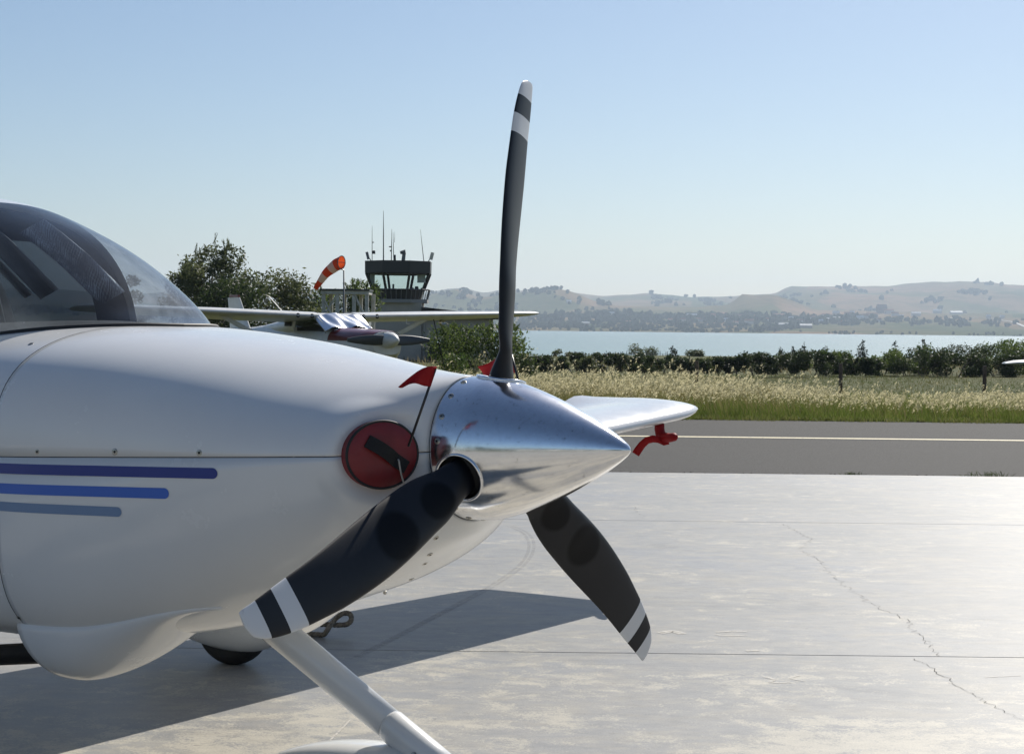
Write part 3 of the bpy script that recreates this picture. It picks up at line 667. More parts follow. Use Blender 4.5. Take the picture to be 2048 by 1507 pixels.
def blade_ring(r, n=32):
    al = np.linspace(0, 2 * math.pi, n + 1)[:-1]
    def foil(r):
        tc, sc2, td, sd, th = (float(spline(r, BR, q)) for q in (TC, SC_, TD, SD, TH))
        u = (1 - np.cos(al)) / 2; t = tc + (td - tc) * u - PHB; s = sc2 + (sd - sc2) * u
        ct, cs = r * (td - tc), sd - sc2; ln = math.hypot(ct, cs); nt_, ns = -cs / ln, ct / ln
        tk = th / 2 * np.sin(al) * (1.15 - .55 * u) * np.where(np.sin(al) > 0, 1.25, .6)
        return np.c_[s + tk * ns, r * np.sin(t) + tk * nt_, r * np.cos(t)]
    def root(r): return np.c_[.030 * np.sin(al) + .006 * np.cos(al), -.048 * np.cos(al), np.full(n, r)]
    if r <= .17: return root(r)
    if r >= .27: return foil(r)
    k = float(sstep(.17, .27, r)); f = foil(max(r, .25)); f[:, 2] = r + (f[:, 2] - max(r, .25)); return root(r) * (1 - k) + f * k
spin_parent = empty
for bi, (k, pm) in enumerate(((0, M_BLADE_TOP), (-1, M_BLADE), (1, M_BLADE))):
    ang = PHB + k * 2 * math.pi / 3
    mx = Matrix.Rotation(-ang, 4, 'X')
    segs = [(np.concatenate([np.linspace(.10, .3, 13), np.linspace(.315, .8297, 36)]), 0), (np.linspace(.8297, .883, 6), 1), (np.linspace(.883, .937, 6), 0), (np.concatenate([np.linspace(.937, .975, 6), [.980, .984, .9875, .989]]), 1)]
    dark = MB(); dark.loft([blade_ring(r) for r in segs[0][0]]); dark.loft([blade_ring(r) for r in segs[2][0]])
    bo = dark.build('propeller_blade', pm, airplane, True, 45, True); bo.matrix_local = Matrix.Translation(OFF) @ mx
    for sgi in (1, 3):
        wm = MB(); wm.loft([blade_ring(r) for r in segs[sgi][0]]); w_ = wm.build('white_band' if sgi == 1 else 'white_tip', M_BWHITE, bo, True, 45, True)
# spinner with a cut-out for each blade
SPX = [-.075, 0, .05, .10, .15, .20, .25, .30, .35, .38, .395, .401]; SPR = [.187, .184, .1735, .1585, .1405, .120, .0975, .0725, .0435, .0235, .011, .0012]
def sp_r(x): return float(spline(x, SPX, SPR))
HR = .062
nx, ns_ = 150, 240; xs_ = np.concatenate([np.linspace(-.075, .38, 130), np.linspace(.382, .401, 20)])
V = []; F = []
for x in xs_:
    r = sp_r(x)
    for j in range(ns_): t = 2 * math.pi * j / ns_; V.append((x, r * math.sin(t), r * math.cos(t)))
V = np.array(V)
def in_hole(c):
    for k in (0, -1, 1):
        a = PHB + k * 2 * math.pi / 3; er = np.array([0, math.sin(a), math.cos(a)]); et = np.array([0, math.cos(a), -math.sin(a)])
        if c @ er > 0 and (c[0] ** 2 + (c @ et) ** 2) < HR ** 2: return True
    return False
for i in range(len(xs_) - 1):
    for j in range(ns_):
        f = (i * ns_ + j, i * ns_ + (j + 1) % ns_, (i + 1) * ns_ + (j + 1) % ns_, (i + 1) * ns_ + j)
        if xs_[i] < .09 and in_hole(V[list(f)].mean(0)): continue
        F.append(f)
F.append(tuple(range(len(V) - ns_, len(V))))
q = MB(); q.add(V, F); spinner = part(q, 'spinner', M_CHROME, fix=True)
q = MB(); q.lathe([(x, max(.001, sp_r(x) - .018)) for x in np.linspace(-.072, .2, 12)], seg=40); part(q, 'inner_shade_shell', M_SOCKET)  # black shell added inside so the cut-outs look shaded
for k in (0, -1, 1):
    a = PHB + k * 2 * math.pi / 3; er = Vector((0, math.sin(a), math.cos(a))); et = Vector((0, math.cos(a), -math.sin(a))); pts = []
    for b_ in np.linspace(0, 2 * math.pi, 61):
        x, t = HR * math.cos(b_), HR * math.sin(b_); pts.append(Vector((x, 0, 0)) + et * t + er * (math.sqrt(sp_r(x) ** 2 - t * t) + .002))
    q = MB(); q.tube(pts, .0045, 8, cap=False); part(q, 'hole_rim', M_CHROME, spinner)
    # black liner added inside the cut-out in place of its shade
    q = MB(); q.loft([[Vector((.060 * math.cos(b_), 0, 0)) + et * .060 * math.sin(b_) + er * rr for b_ in np.linspace(0, 2 * math.pi, 33)[:-1]] for rr in (.12, .168)], cap=False); part(q, 'cutout_shade_liner', M_SOCKET, spinner)
for j in range(18):
    t = PHB + math.pi / 3 + 2 * math.pi * (j + .5) / 18
    if any(abs((t - (PHB + k * 2 * math.pi / 3) + math.pi) % (2 * math.pi) - math.pi) < .40 for k in (0, -1, 1)): continue
    n = Vector((0, math.sin(t), math.cos(t))); o = link('screw', SMS[0], spinner); o.matrix_local = Matrix.Translation(Vector((-.052, 0, 0)) + n * (sp_r(-.052) + .0005) + OFF) @ n.to_track_quat('Z', 'X').to_matrix().to_4x4()
    so = link('socket_head', SMS[1], o)

# ------------------------------------------------------------------ red covers (each a thing of its own)
M_RED = mat('red_vinyl', (.215, .011, .015), .45, coat=.05, noise=(9, (.15, .009, .012), .35, .65), bump=(14, .25, .01))
M_FLAG = leaf_mat('red_flag_cloth', (.30, .008, .012), (.38, .012, .018), 8, .4)
M_WEB = mat('black_webbing', (.010, .010, .010), .8, bump=(220, .6, .003)); M_ROD = mat('black_rod', (.012, .012, .013), .35); M_STRING = mat('grey_cord', (.42, .40, .36), .8)
def plug(side, label):
    c = IC * np.array([1, -side if side > 0 else 1, 1]); nrm = IN * np.array([1, -1 if side > 0 else 1, 1]); uu = np.array([.375 * 1, .927 if side < 0 else -.927, 0])
    Zv = Vector(AROT @ Vector(nrm)); Xv = Vector(AROT @ Vector(uu)); Yv = Zv.cross(Xv)
    rot = Matrix((Xv, Yv, Zv)).transposed(); o = empty('inlet_plug', W(c), label, 'engine plug', rot=rot)
    def oval(k, z, n=64): return [(IA * k * math.cos(t), IB * k * math.sin(t), z) for t in np.linspace(0, 2 * math.pi, n + 1)[:-1]]
    b = MB(); b.loft([oval(.99, -.02), oval(.995, .018), oval(.985, .022), oval(.95, .0235), oval(.6, .028), oval(.2, .030)]); b.build('cushion', M_RED, o, True, 60)
    b = MB(); b.tube(oval(.985, .0215) + [oval(.985, .0215)[0]], .0036, 7, cap=False); b.build('piping', M_BLACK, o, True)
    return o, rot
pl1, rot1 = plug(-1, 'round red inlet plug with black strap handle and flag in the near cowl opening')
def strip(pts, hw, wdir, th=.0018):
    rs = []
    for p in pts:
        p = Vector(p); rs.append([p - wdir * hw - Vector((0, 0, th)), p + wdir * hw - Vector((0, 0, th)), p + wdir * hw + Vector((0, 0, th)), p - wdir * hw + Vector((0, 0, th))])
    m_ = MB(); m_.loft(rs); return m_
a, b = Vector((-.047, .036, 0)), Vector((.060, -.034, 0)); d_ = (b - a).normalized(); wd = Vector((-d_.y, d_.x, 0))
pts = [a.lerp(b, t) + Vector((0, 0, .031 + .016 * math.sin(math.pi * min(1, t / .72)) ** .8 * (t < .72) + (.002 if t >= .72 else 0))) for t in np.linspace(0, 1, 15)]
strip(pts, .0165, wd).build('strap_handle', M_WEB, pl1)
inv = rot1.transposed(); org = pl1.matrix_world.translation
def toplug(px, py, dep): return inv @ (at(px, py, dep) - org)
s_ = MB(); s_.tube([(.030, -.012, .046), (.030, -.016, .05), (.034, -.03, .046), (.043, -.05, .036), (.055, -.078, .030), (.060, -.1, .012)], .0022, 6); s_.build('cord', M_STRING, pl1, True)
r0, r1 = toplug(817, 892, 4.045), toplug(871, 737, 4.02)
s_ = MB(); s_.tube([r0, r1], .0034, 8); s_.build('flag_rod', M_ROD, pl1, True)
def cloth(pts, th=.0012, sub=8, wave=.006, seed=0):
    """flag from four corners (tl, tr, br, bl): a waved sheet with thickness"""
    tl, tr, br, bl = pts; rs = []
    for i in range(sub + 1):
        u = i / sub; row = []
        for j in range(sub + 1):
            v = j / sub; p = (tl.lerp(tr, u)).lerp(bl.lerp(br, u), v); nn = (tr - tl).cross(bl - tl).normalized(); row.append(p + nn * wave * math.sin(5 * u + 3 * v + seed) * (1 - u) ** .6)
        rs.append(row)
    m_ = MB(); m_.loft(rs, closed=False); return m_
fl = cloth([toplug(797, 774, 3.96), toplug(874, 733, 4.02), toplug(862, 772, 4.02), toplug(812, 768, 3.97)], wave=.010)
# upper edge of the near flag bellies up before it falls to its tip
for vv in fl.v:
    n_ = 9
    for i in range(n_):
        for j in range(n_):
            u = i / 8; vv[i * n_ + j] += np.array(inv @ Vector((0, 0, 1))) * .016 * math.sin(math.pi * u ** 1.0) * (1 - j / 8)
thick(fl.build('flag', M_FLAG, pl1, True), .0015)
pl2, rot2 = plug(1, 'far inlet plug, its red flag and rod showing behind the upright propeller blade')
inv2 = rot2.transposed(); org2 = pl2.matrix_world.translation
def toplug2(px, py, dep): return inv2 @ (at(px, py, dep) - org2)
s_ = MB(); s_.tube([toplug2(1044, 790, 4.52), toplug2(1022, 705, 4.55)], .0034, 8); s_.build('flag_rod', M_ROD, pl2, True)
thick(cloth([toplug2(955, 733, 4.62), toplug2(1021, 702, 4.55), toplug2(1034, 744, 4.54), toplug2(966, 760, 4.60)], wave=.012).build('flag', M_FLAG, pl2, True), .0015)

# pitot tube (airplane part) and its cover
PD = 9.42
pt0 = L(at(1320, 846, PD)); pt1 = L(at(1321, 872, PD)); pt2 = L(at(1352, 873, PD - .22))
q = MB(); q.tube([pt0 + Vector((0, 0, .05)), pt0, pt1], .022, 12); part(q, 'pitot_mast', M_SOCKET)
pc = empty('pitot_cover', at(1321, 872, PD), 'red cloth cover with streamer on the probe under the far wing', 'probe cover')
M_RIB = leaf_mat('red_streamer', (.42, .010, .014), (.48, .02, .02), 6, .4)
og = at(1321, 872, PD)
def rel(px, py, d): return at(px, py, d) - og
q = MB(); q.tube([rel(1319, 847, PD), rel(1319, 858, PD), rel(1321, 868, PD), rel(1328, 875, PD - .03), rel(1340, 875, PD - .10), rel(1348, 873.5, PD - .16), rel(1353, 873, PD - .2)], [.028, .029, .030, .031, .026, .024, .008], 14); q.build('sleeve', M_FLAG, pc, True)
rib = [(1335, 880, .02), (1328, 884, .015), (1318, 879, .015), (1306, 877, .016), (1294, 880, .016), (1284, 889, .017), (1276, 900, .018), (1271, 908, .018)]
ribn = []
for i in range(len(rib)):
    a_, b_ = rib[max(i - 1, 0)], rib[min(i + 1, len(rib) - 1)]; t = Vector((b_[0] - a_[0], 0, -(b_[1] - a_[1]))).normalized(); ribn.append(Vector((t.z, .15, -t.x)))
rs = []
for i, (px, py, hw) in enumerate(rib):
    p = rel(px, py, PD - .05); rs.append([p + ribn[i] * hw * 1.25, p + Vector((0, .012 * math.sin(i * 1.3), 0)), p - ribn[i] * hw * 1.25])
m_ = MB(); m_.loft(rs, closed=False); thick(m_.build('streamer', M_RIB, pc, True), .002)

# tie-down rope lying on the apron
rope = [(575, 1282, 0), (600, 1281, 0), (630, 1277, 0), (648, 1268, 0), (655, 1258, .01), (668, 1240, .05), (684, 1227, .085), (698, 1226, .085), (703, 1236, .06), (697, 1246, .03), (682, 1249, .02), (655, 1248, .015), (625, 1246, .012), (600, 1243, .012)]
P = []
for i, (px, py, lift) in enumerate(rope):
    P.append(at(px, py, 7.72 - .02 * i * (i < 5)) if True else None)
P = [Vector((p.x, p.y, max(p.z, .012))) for p in P]
fine = []
for i in range(len(P) - 1):
    a, b = P[max(i - 1, 0)], P[min(i + 2, len(P) - 1)]
    for t in np.linspace(0, 1, 9)[:-1]:
        p0, p1, p2, p3 = a, P[i], P[i + 1], b
        fine.append(.5 * ((2 * p1) + (p2 - p0) * t + (2 * p0 - 5 * p1 + 4 * p2 - p3) * t * t + (3 * p1 - p0 - 3 * p2 + p3) * t ** 3))
ro = MB(); base_ = fine[0].copy()
for s in range(3):     # three twisted strands
    path = []
    for i, p in enumerate(fine):
        t = (fine[min(i + 1, len(fine) - 1)] - fine[max(i - 1, 0)]).normalized(); u = t.cross(Vector((0, 0, 1))).normalized(); v = u.cross(t)
        an = i * .9 + s * 2.094; path.append(p + (u * math.cos(an) + v * math.sin(an)) * .006 - base_)
    ro.tube(path, .0075, 6)
M_ROPE = mat('weathered_rope', (.25, .22, .17), .9, noise=(60, (.12, .10, .08), .4, .65))
rope_o = ro.build('tie_down_rope', M_ROPE, None, True); rope_o.location = base_
tag(rope_o, 'weathered tie-down rope looped on the shaded apron by the wheel', 'rope')
# ================================================================== vegetation
def rand_dirs(n):
    d = RNG.normal(size=(n, 3)); return d / np.linalg.norm(d, axis=1)[:, None]
def leaf_cloud(centers, radii, n, size, flat=.75, shell=.55, droop=0.0):
    """n small leaf-sprig quads spread through a crown made of uneven clumps"""
    centers = np.asarray(centers, float); radii = np.asarray(radii, float); pr = radii ** 2; k = RNG.choice(len(centers), n, p=pr / pr.sum())
    d = rand_dirs(n); r = (shell + (1 - shell) * RNG.random(n) ** .6) * radii[k] * (1 + .18 * RNG.normal(size=n))
    c = centers[k] + d * r[:, None] * np.array([1, 1, flat])
    u = rand_dirs(n); u[:, 2] -= droop; u /= np.linalg.norm(u, axis=1)[:, None]
    w = np.cross(u, rand_dirs(n)); w /= np.linalg.norm(w, axis=1)[:, None]
    sz = size * (.55 + .9 * RNG.random(n)); a = u * sz[:, None]; b = w * (sz * .42)[:, None]
    return np.stack([c - a, c - b * 1.0, c + a, c + b * 1.0], axis=1)
M_BARK = mat('bark', (.07, .055, .042), .9, noise=(14, (.13, .11, .09), .35, .65), bump=(20, .6, .02))
M_OLIVE = leaf_mat('olive_leaves', (.050, .068, .026), (.15, .165, .068), 1.0, .45)
M_PINE = leaf_mat('pine_needles', (.044, .062, .025), (.135, .148, .060), 1.3, .4)
M_DARKL = leaf_mat('dark_leaves', (.016, .030, .010), (.062, .085, .026), 1.2, .38)
M_MIDL = leaf_mat('mid_green_leaves', (.038, .068, .016), (.13, .17, .042), 1.6, .5)
M_CYP = leaf_mat('cypress_leaves', (.012, .022, .010), (.035, .050, .020), 1.8, .25)
def plant(name, label, cat, pos, w, h, n, size, m, group=None, base=.12, clumps=14, trunk=.06, shell=.5, flat=.8, spire=False, feather=False, stems=3):
    o = empty(name, pos, label, cat, group); cs = []; rs = []
    for i in range(clumps):
        t = RNG.random()
        if spire:
            z = base * h + (1 - base) * h * (i + .5) / clumps; rr = w / 2 * (1 - (i / clumps) ** 1.3) + .04 * w; a = RNG.random() * 6.28; q = rr * .35
            cs.append((q * math.cos(a), q * math.sin(a), z)); rs.append(max(rr * .85, .06))
        else:
            a = RNG.random() * 6.28; zz = base + (1 - base) * (.12 + .80 * RNG.random()); prof = math.sqrt(max(.05, 1 - ((zz - (base + .38)) / (1.02 - base - .1)) ** 2)); q = w / 2 * prof * (.35 + .55 * math.sqrt(RNG.random()))
            rr = (.17 + .13 * RNG.random()) * min(w, h * 1.3); cs.append((q * math.cos(a), q * math.sin(a), min(zz * h, h - rr * flat * .95))); rs.append(rr)
    V = leaf_cloud(cs, rs, n, size, flat, shell)
    if feather:      # long loose shoots standing out of the crown
        ex = []
        for i in range(110):
            j = RNG.integers(len(cs)); p = np.array(cs[j]); d = rand_dirs(1)[0]; d[2] = abs(d[2]) + .7; d /= np.linalg.norm(d); ln = (.4 + .6 * RNG.random()) * h * .13
            k = 26; t = RNG.random(k); c = p + d * (rs[j] * .7 + t[:, None] * ln) + RNG.normal(size=(k, 3)) * .035
            u = rand_dirs(k) * .6 + d; u /= np.linalg.norm(u, axis=1)[:, None]; ww = np.cross(u, rand_dirs(k)); s2 = size * 1.3
            ex.append(np.stack([c - u * s2, c - ww * s2 * .2, c + u * s2, c + ww * s2 * .2], axis=1))
        V = np.concatenate([V] + ex)
    V[:, :, 2] = np.maximum(V[:, :, 2], .01)
    quads_mesh('crown', V, m, o)
    tb = MB()
    for i in range(stems if not spire else 1):
        a = 6.28 * i / stems + .5; top = cs[int(RNG.integers(len(cs)))]; x0, y0 = (trunk * 1.2 * math.cos(a), trunk * 1.2 * math.sin(a)) if stems > 1 and not spire else (0, 0)
        if spire: top = (0, 0, h * .9)
        tb.tube([(x0, y0, -.1), (x0 + top[0] * .25, y0 + top[1] * .25, top[2] * .4), (top[0] * .8, top[1] * .8, top[2] * .85)], [trunk, trunk * .75, trunk * .25], 7)
        for q in range(2):
            b2 = cs[int(RNG.integers(len(cs)))]; tb.tube([(x0 + top[0] * .25, y0 + top[1] * .25, top[2] * .4), (b2[0] * .6, b2[1] * .6, b2[2] * .8)], [trunk * .5, trunk * .18], 5)
    tb.build('trunk', M_BARK, o, True); return o
def place(px, y_top, depth, w_px):
    """base position, width and height of a plant whose top is at photo row y_top"""
    z = float(zg(depth)); t = at(px, y_top, depth); return Vector((t.x, depth, z)), w_px / FPX * depth, t.z - z
# trees behind the hangar-side apron, left of the tower
for name, px, yt, d, wpx, n, sz, m, lab, kw in (
    ('pine_tree', 424, 492, 78, 112, 7500, .085, M_PINE, 'tall feathery pine rising left of the windsock', dict(feather=True, clumps=20, base=.14, trunk=.13, flat=.9)),
    ('olive_tree', 530, 532, 74, 128, 6500, .085, M_OLIVE, 'broad grey-green tree between the pine and the windsock', dict(clumps=18, trunk=.12)),
    ('evergreen_tree', 366, 542, 80, 92, 4200, .08, M_DARKL, 'dark evergreen showing just over the windshield edge', dict(clumps=12, trunk=.1)),
    ('round_tree', 602, 576, 82, 76, 2800, .085, M_OLIVE, 'low tree under the windsock tip', dict(clumps=12, trunk=.09)),
    ('willow_tree', 690, 566, 92, 110, 4200, .10, M_MIDL, 'lighter green tree behind the white steel frame', dict(clumps=15, trunk=.1, feather=True)),
    ('evergreen_tree', 278, 502, 96, 46, 1500, .09, M_DARKL, 'treetop peeping over the windshield curve', dict(clumps=9, trunk=.12)),
    ('leafy_tree', 392, 520, 76, 92, 3200, .085, M_OLIVE, 'leafy tree left of the pine, rising over the windshield edge', dict(clumps=14, trunk=.1)),
    ('bushy_tree', 455, 560, 70, 150, 4500, .08, M_DARKL, 'dark bushy tree low in front of the pine trunk', dict(clumps=16, trunk=.09, base=.02))):
    p, w, h = place(px, yt, d, wpx); w *= 1.2; n = int(n * 1.5); plant(name, lab, 'tree', p, w, h, n, sz, m, **kw)
# spreading tree and shrubs beside the annex
p, w, h = place(968, 652, 62, 205); plant('spreading_tree', 'bright green spreading tree beside the control tower annex', 'tree', p, w, h, 7500, .065, M_MIDL, clumps=20, base=.20, trunk=.06, shell=.35, feather=True)
for i, (px, yt, d, wp, m, lab) in enumerate(((925, 707, 52, 95, M_MIDL, 'low olive-green shrub under the spreading tree, on its left'), (1035, 706, 56, 60, M_DARKL, 'dark low shrub right of the upright blade, by the red flag'), (985, 708, 57, 70, M_OLIVE, 'low shrub half hidden behind the upright blade root'))):
    p, w, h = place(px, yt, d, wp); plant('shrub', lab, 'shrub', p, w, h, 1800, .045, m, 'shrubs by the annex', clumps=10, base=.0, trunk=.02)
# hedge between field and lake: (x, top row, depth, width, kind)
HEDGE = [(1068, 716, 78, 44, 0), (1103, 710, 80, 56, 0), (1148, 716, 79, 60, 1), (1182, 710, 82, 58, 0), (1222, 706, 80, 70, 0), (1262, 712, 82, 52, 0), (1293, 710, 79, 54, 0), (1328, 713, 82, 50, 0), (1360, 716, 80, 50, 0), (1404, 718, 84, 46, 1), (1438, 712, 80, 50, 0),
         (1474, 714, 83, 50, 0), (1508, 708, 80, 60, 0), (1552, 710, 81, 62, 0), (1592, 712, 82, 54, 2), (1630, 708, 80, 66, 0), (1668, 708, 83, 50, 2), (1706, 714, 81, 46, 0), (1738, 716, 80, 40, 2), (1768, 706, 82, 66, 2), (1812, 700, 83, 70, 2), (1850, 700, 80, 70, 0), (1888, 684, 84, 86, 2),
         (1918, 704, 80, 60, 0), (1948, 686, 85, 74, 2), (1990, 704, 80, 70, 0), (1996, 682, 86, 66, 2), (2036, 700, 80, 60, 0), (2046, 678, 87, 80, 2), (2092, 696, 81, 80, 0), (2130, 682, 86, 90, 2)]
HC = {0: ('dark shrub', M_DARKL), 1: ('pale dusty shrub', M_OLIVE), 2: ('rounded olive-green shrub', M_MIDL)}
HEDGE.sort(); 
for i, (px, yt, d, wp, k) in enumerate(HEDGE):
    p, w, h = place(px, yt, d, wp); h *= random.uniform(.86, 1.14) * (.84 if px > 1985 else 1); w *= random.uniform(.9, 1.2); plant('shrub', f'{HC[k][0]} in the lakeside hedge, {ordinal(i)} from the left', 'shrub', p, w * 1.5, h * 1.05, 3400, .062, HC[k][1], 'shrubs of the lakeside hedge', clumps=11, base=.0, trunk=.025, stems=2, shell=.4) if k != 2 else plant('shrub', f'{HC[k][0]} in the lakeside hedge, {ordinal(i)} from the left', 'shrub', p, w * 1.5, h * 1.08, 3400, .062, M_DARKL if i % 3 == 0 else M_MIDL, 'shrubs of the lakeside hedge', clumps=11, base=.0, trunk=.025, stems=2, shell=.4)
for i, (px, yt, d, wp) in enumerate(((1346, 690, 88, 34), (1561, 694, 88, 30), (1586, 690, 88, 22), (1609, 683, 89, 26), (1650, 692, 88, 44), (1725, 680, 89, 36), (1790, 681, 89, 34), (1848, 669, 90, 24))):
    p, w, h = place(px, yt, d, wp); plant('cypress_tree', f'small dark conifer rising over the hedge against the lake, {ordinal(i)} from the left', 'tree', p, w, h, 900, .06, M_CYP, 'conifers over the hedge', clumps=9, base=.05, trunk=.04, spire=True, flat=1.1)
for i, (px, yt, d, wp, lab) in enumerate(((1287, 683, 150, 50, 'round grey-green bush standing out against the lake'), (1126, 698, 140, 42, 'low hazy bush at the water left of the round bush'), (1390, 700, 140, 34, 'small bush at the water right of the round bush'), (1500, 708, 160, 40, 'low scrub at the water in the hedge gap'))):
    p, w, h = place(px, yt, d, wp); plant('bush', lab, 'bush', p, w, h, 1500, .09, M_OLIVE, 'bushes by the water', clumps=10, base=.0, trunk=.05)
# grass: wild oats beyond the taxiway
def blades(x, y, h, lean, wd, curve, m, name, seg=3, heads=None):
    n = len(x); z0 = zg(y); az = RNG.random(n) * 6.283; lx = lean[:, 0] * h; ly = lean[:, 1] * h; out = []
    pr = np.c_[x, y, z0]; sx = np.cos(az) * wd / 2; sy = np.sin(az) * wd / 2 * .5
    for k in range(seg):
        t1 = (k + 1) / seg; nx = np.c_[x + lx * t1 ** curve, y + ly * t1 ** curve, z0 + h * t1 * (1 - .12 * t1)]
        w0 = 1 - k / seg * .8; w1 = 1 - t1 * .8
        s0 = np.c_[sx * w0, sy * w0, 0 * sx]; s1 = np.c_[sx * w1, sy * w1, 0 * sx]
        out.append(np.stack([pr - s0, pr + s0, nx + s1, nx - s1], axis=1)); pr = nx
    return np.concatenate(out), pr
def patchy(x, y, f=.35):
    return .5 + .25 * np.sin(x * f * 2.1 + 1.3 * np.sin(y * .9)) + .25 * np.sin(x * f * 5.3 + y * 1.7 + 2.0)
M_OAT = leaf_mat('dry_oat_stems', (.12, .115, .045), (.25, .21, .095), 3, .5); M_HEAD = leaf_mat('oat_seed_heads', (.46, .42, .25), (.70, .63, .40), 6, .55, .6)
M_GRN = leaf_mat('green_grass', (.068, .108, .018), (.14, .165, .038), 2.0, .55)
n = 30000; x = RNG.uniform(-7, 15, n); y = 27.6 + 6.4 * RNG.random(n); pt_ = patchy(x, y); 
tall = np.clip(1.08 - np.clip((x - 4.6) / 2.8, 0, 1) * .42, .5, 1.1) * (.55 + .5 * pt_)
keep = RNG.random(n) < .35 + .65 * pt_; x, y, tall = x[keep], y[keep], tall[keep]; n = len(x)
h = (.42 + .36 * RNG.random(n)) * tall * np.where(RNG.random(n) < .07, 1.4, 1.0); lean = np.c_[.30 + .16 * RNG.normal(size=n), .12 * RNG.normal(size=n)]
lean[:, 0] *= -1
V1, tip = blades(x, y, h, lean, np.full(n, .007), 1.7, M_OAT, 'stems')
stuff(quads_mesh('dry_grass', V1, M_OAT)); 
hv = []
sel = RNG.random(n) < .5; tp = tip[sel]; ln = lean[sel]; k = len(tp)
for j in range(7):
    t = j / 7; c = tp + np.c_[ln[:, 0] * .16 * t + .012 * RNG.normal(size=k), .012 * RNG.normal(size=k), .05 - .10 * t * t + .012 * RNG.normal(size=k) - .03]
    u = np.c_[-.5 + .4 * RNG.normal(size=k), .4 * RNG.normal(size=k), -.6 + .4 * RNG.normal(size=k)]; u /= np.linalg.norm(u, axis=1)[:, None]; w_ = np.cross(u, rand_dirs(k))
    s1 = (.014 + .016 * RNG.random(k))[:, None]; hv.append(np.stack([c - u * s1, c - w_ * s1 * .4, c + u * s1, c + w_ * s1 * .4], axis=1))
stuff(quads_mesh('seed_heads', np.concatenate(hv), M_HEAD))
n = 16000; x = RNG.uniform(-7, 15, n); y = 27.2 + 6.4 * RNG.random(n); k_ = patchy(x, y, .9) > .34; x, y = x[k_], y[k_]; n = len(x); h = .22 + .26 * RNG.random(n); lean = np.c_[-.2 + .25 * RNG.normal(size=n), .2 * RNG.normal(size=n)]
V1b, _ = blades(x, y, h, lean, np.full(n, .011), 1.6, M_GRN, 'mid'); stuff(quads_mesh('tall_green_grass', V1b, M_GRN))
n = 34000; x = RNG.uniform(-9, 17, n); y = 26.72 + 7.0 * RNG.random(n) ** 1.9; edge = np.clip((y - 26.7) / .8, .25, 1)
h = (.09 + .20 * RNG.random(n)) * (.45 + .75 * edge) * (.6 + .6 * patchy(x, y, .8)); lean = np.c_[.25 * RNG.normal(size=n), .2 * RNG.normal(size=n)]
V2, _ = blades(x, y, h, lean, np.full(n, .012), 1.6, M_GRN, 'green'); stuff(quads_mesh('verge_grass', V2, M_GRN))
n = 26000; x = RNG.uniform(-14, 34, n); y = 34 + 46 * RNG.random(n) ** .8; h = (.05 + .09 * RNG.random(n)); lean = np.c_[.3 * RNG.normal(size=n), .2 * RNG.normal(size=n)]
M_MOWN = leaf_mat('mown_grass', (.075, .105, .030), (.17, .15, .07), .5, .45)
V3, _ = blades(x, y, h, lean, np.full(n, .035), 1.5, M_MOWN, 'mown', seg=2); stuff(quads_mesh('mown_grass', V3, M_MOWN))
n = 9000; x = RNG.uniform(-16, 44, n); y = 80 + 62 * RNG.random(n); h = (.25 + .55 * RNG.random(n)) * patchy(x, y, .2); lean = np.c_[-.2 + .2 * RNG.normal(size=n), .2 * RNG.normal(size=n)]
V4, _ = blades(x, y, h, lean, np.full(n, .05), 1.5, M_OAT, 'reeds', seg=2); stuff(quads_mesh('reeds', V4, leaf_mat('dry_reeds', (.12, .11, .055), (.26, .21, .11), .6, .45)))
# weeds along the slab edge
M_WEED = leaf_mat('weed_leaves', (.035, .06, .02), (.09, .11, .04), 9, .4)
for i, (px, py, wp, hp, lab) in enumerate(((1705, 948, 26, 14, 'small weed tuft at the slab edge, left of the straggling weeds'), (1975, 951, 60, 20, 'straggling weeds at the slab edge near the right border'), (1930, 951, 34, 9, 'low weeds just left of the straggling ones'), (1560, 947, 40, 5, 'thin line of dry weeds along the slab edge'))):
    g = ground_at(px, py); s = g.y / FPX; k = 90 if hp > 10 else 50
    x = g.x + RNG.normal(size=k) * wp * s * .35; y = 16.74 + .05 * RNG.random(k); h = hp * s * .65 * (.3 + .9 * RNG.random(k)); ln_ = np.c_[.6 * RNG.normal(size=k), .4 * RNG.normal(size=k)]
    Vw, _ = blades(x - g.x, y, h, ln_, np.full(k, .012), 1.4, M_WEED, 'w'); Vw[:, :, 1] -= 16.75; Vw[:, :, 2] += .04
    o = quads_mesh('weed_tuft', Vw, M_WEED); o.location = (g.x, 16.75, -.01); tag(o, lab, 'weeds')
# dirt, stones and creeping grass along both taxiway edges
n = 2600; x = RNG.uniform(-12, 16, n); y = 16.70 + .14 * RNG.random(n) ** 2.2; c = np.c_[x, y, np.full(n, -.006)]; sz = (.004 + .012 * RNG.random(n))[:, None]; a = rand_dirs(n) * np.array([1, 1, .4]); b_ = np.cross(a, np.array([0, 0, 1.])) ; 
stuff(quads_mesh('edge_grit', np.stack([c - a * sz, c - b_ * sz, c + a * sz, c + b_ * sz + np.array([0, 0, .006])], axis=1), mat('edge_dirt', (.11, .095, .075), .95)))
n = 5200; x = RNG.uniform(-9, 17, n); y = 26.74 - .34 * RNG.random(n) ** 2.6 * (patchy(x, x * 0, 1.7)); h = .03 + .09 * RNG.random(n); lean = np.c_[.5 * RNG.normal(size=n), .4 * RNG.normal(size=n)]
V5, _ = blades(x, y, h, lean, np.full(n, .014), 1.5, M_GRN, 'creep', seg=2); V5[:, :, 2] += .035; stuff(quads_mesh('creeping_grass', V5, leaf_mat('creeping_grass_leaf', (.10, .12, .03), (.19, .18, .07), 3, .5)))
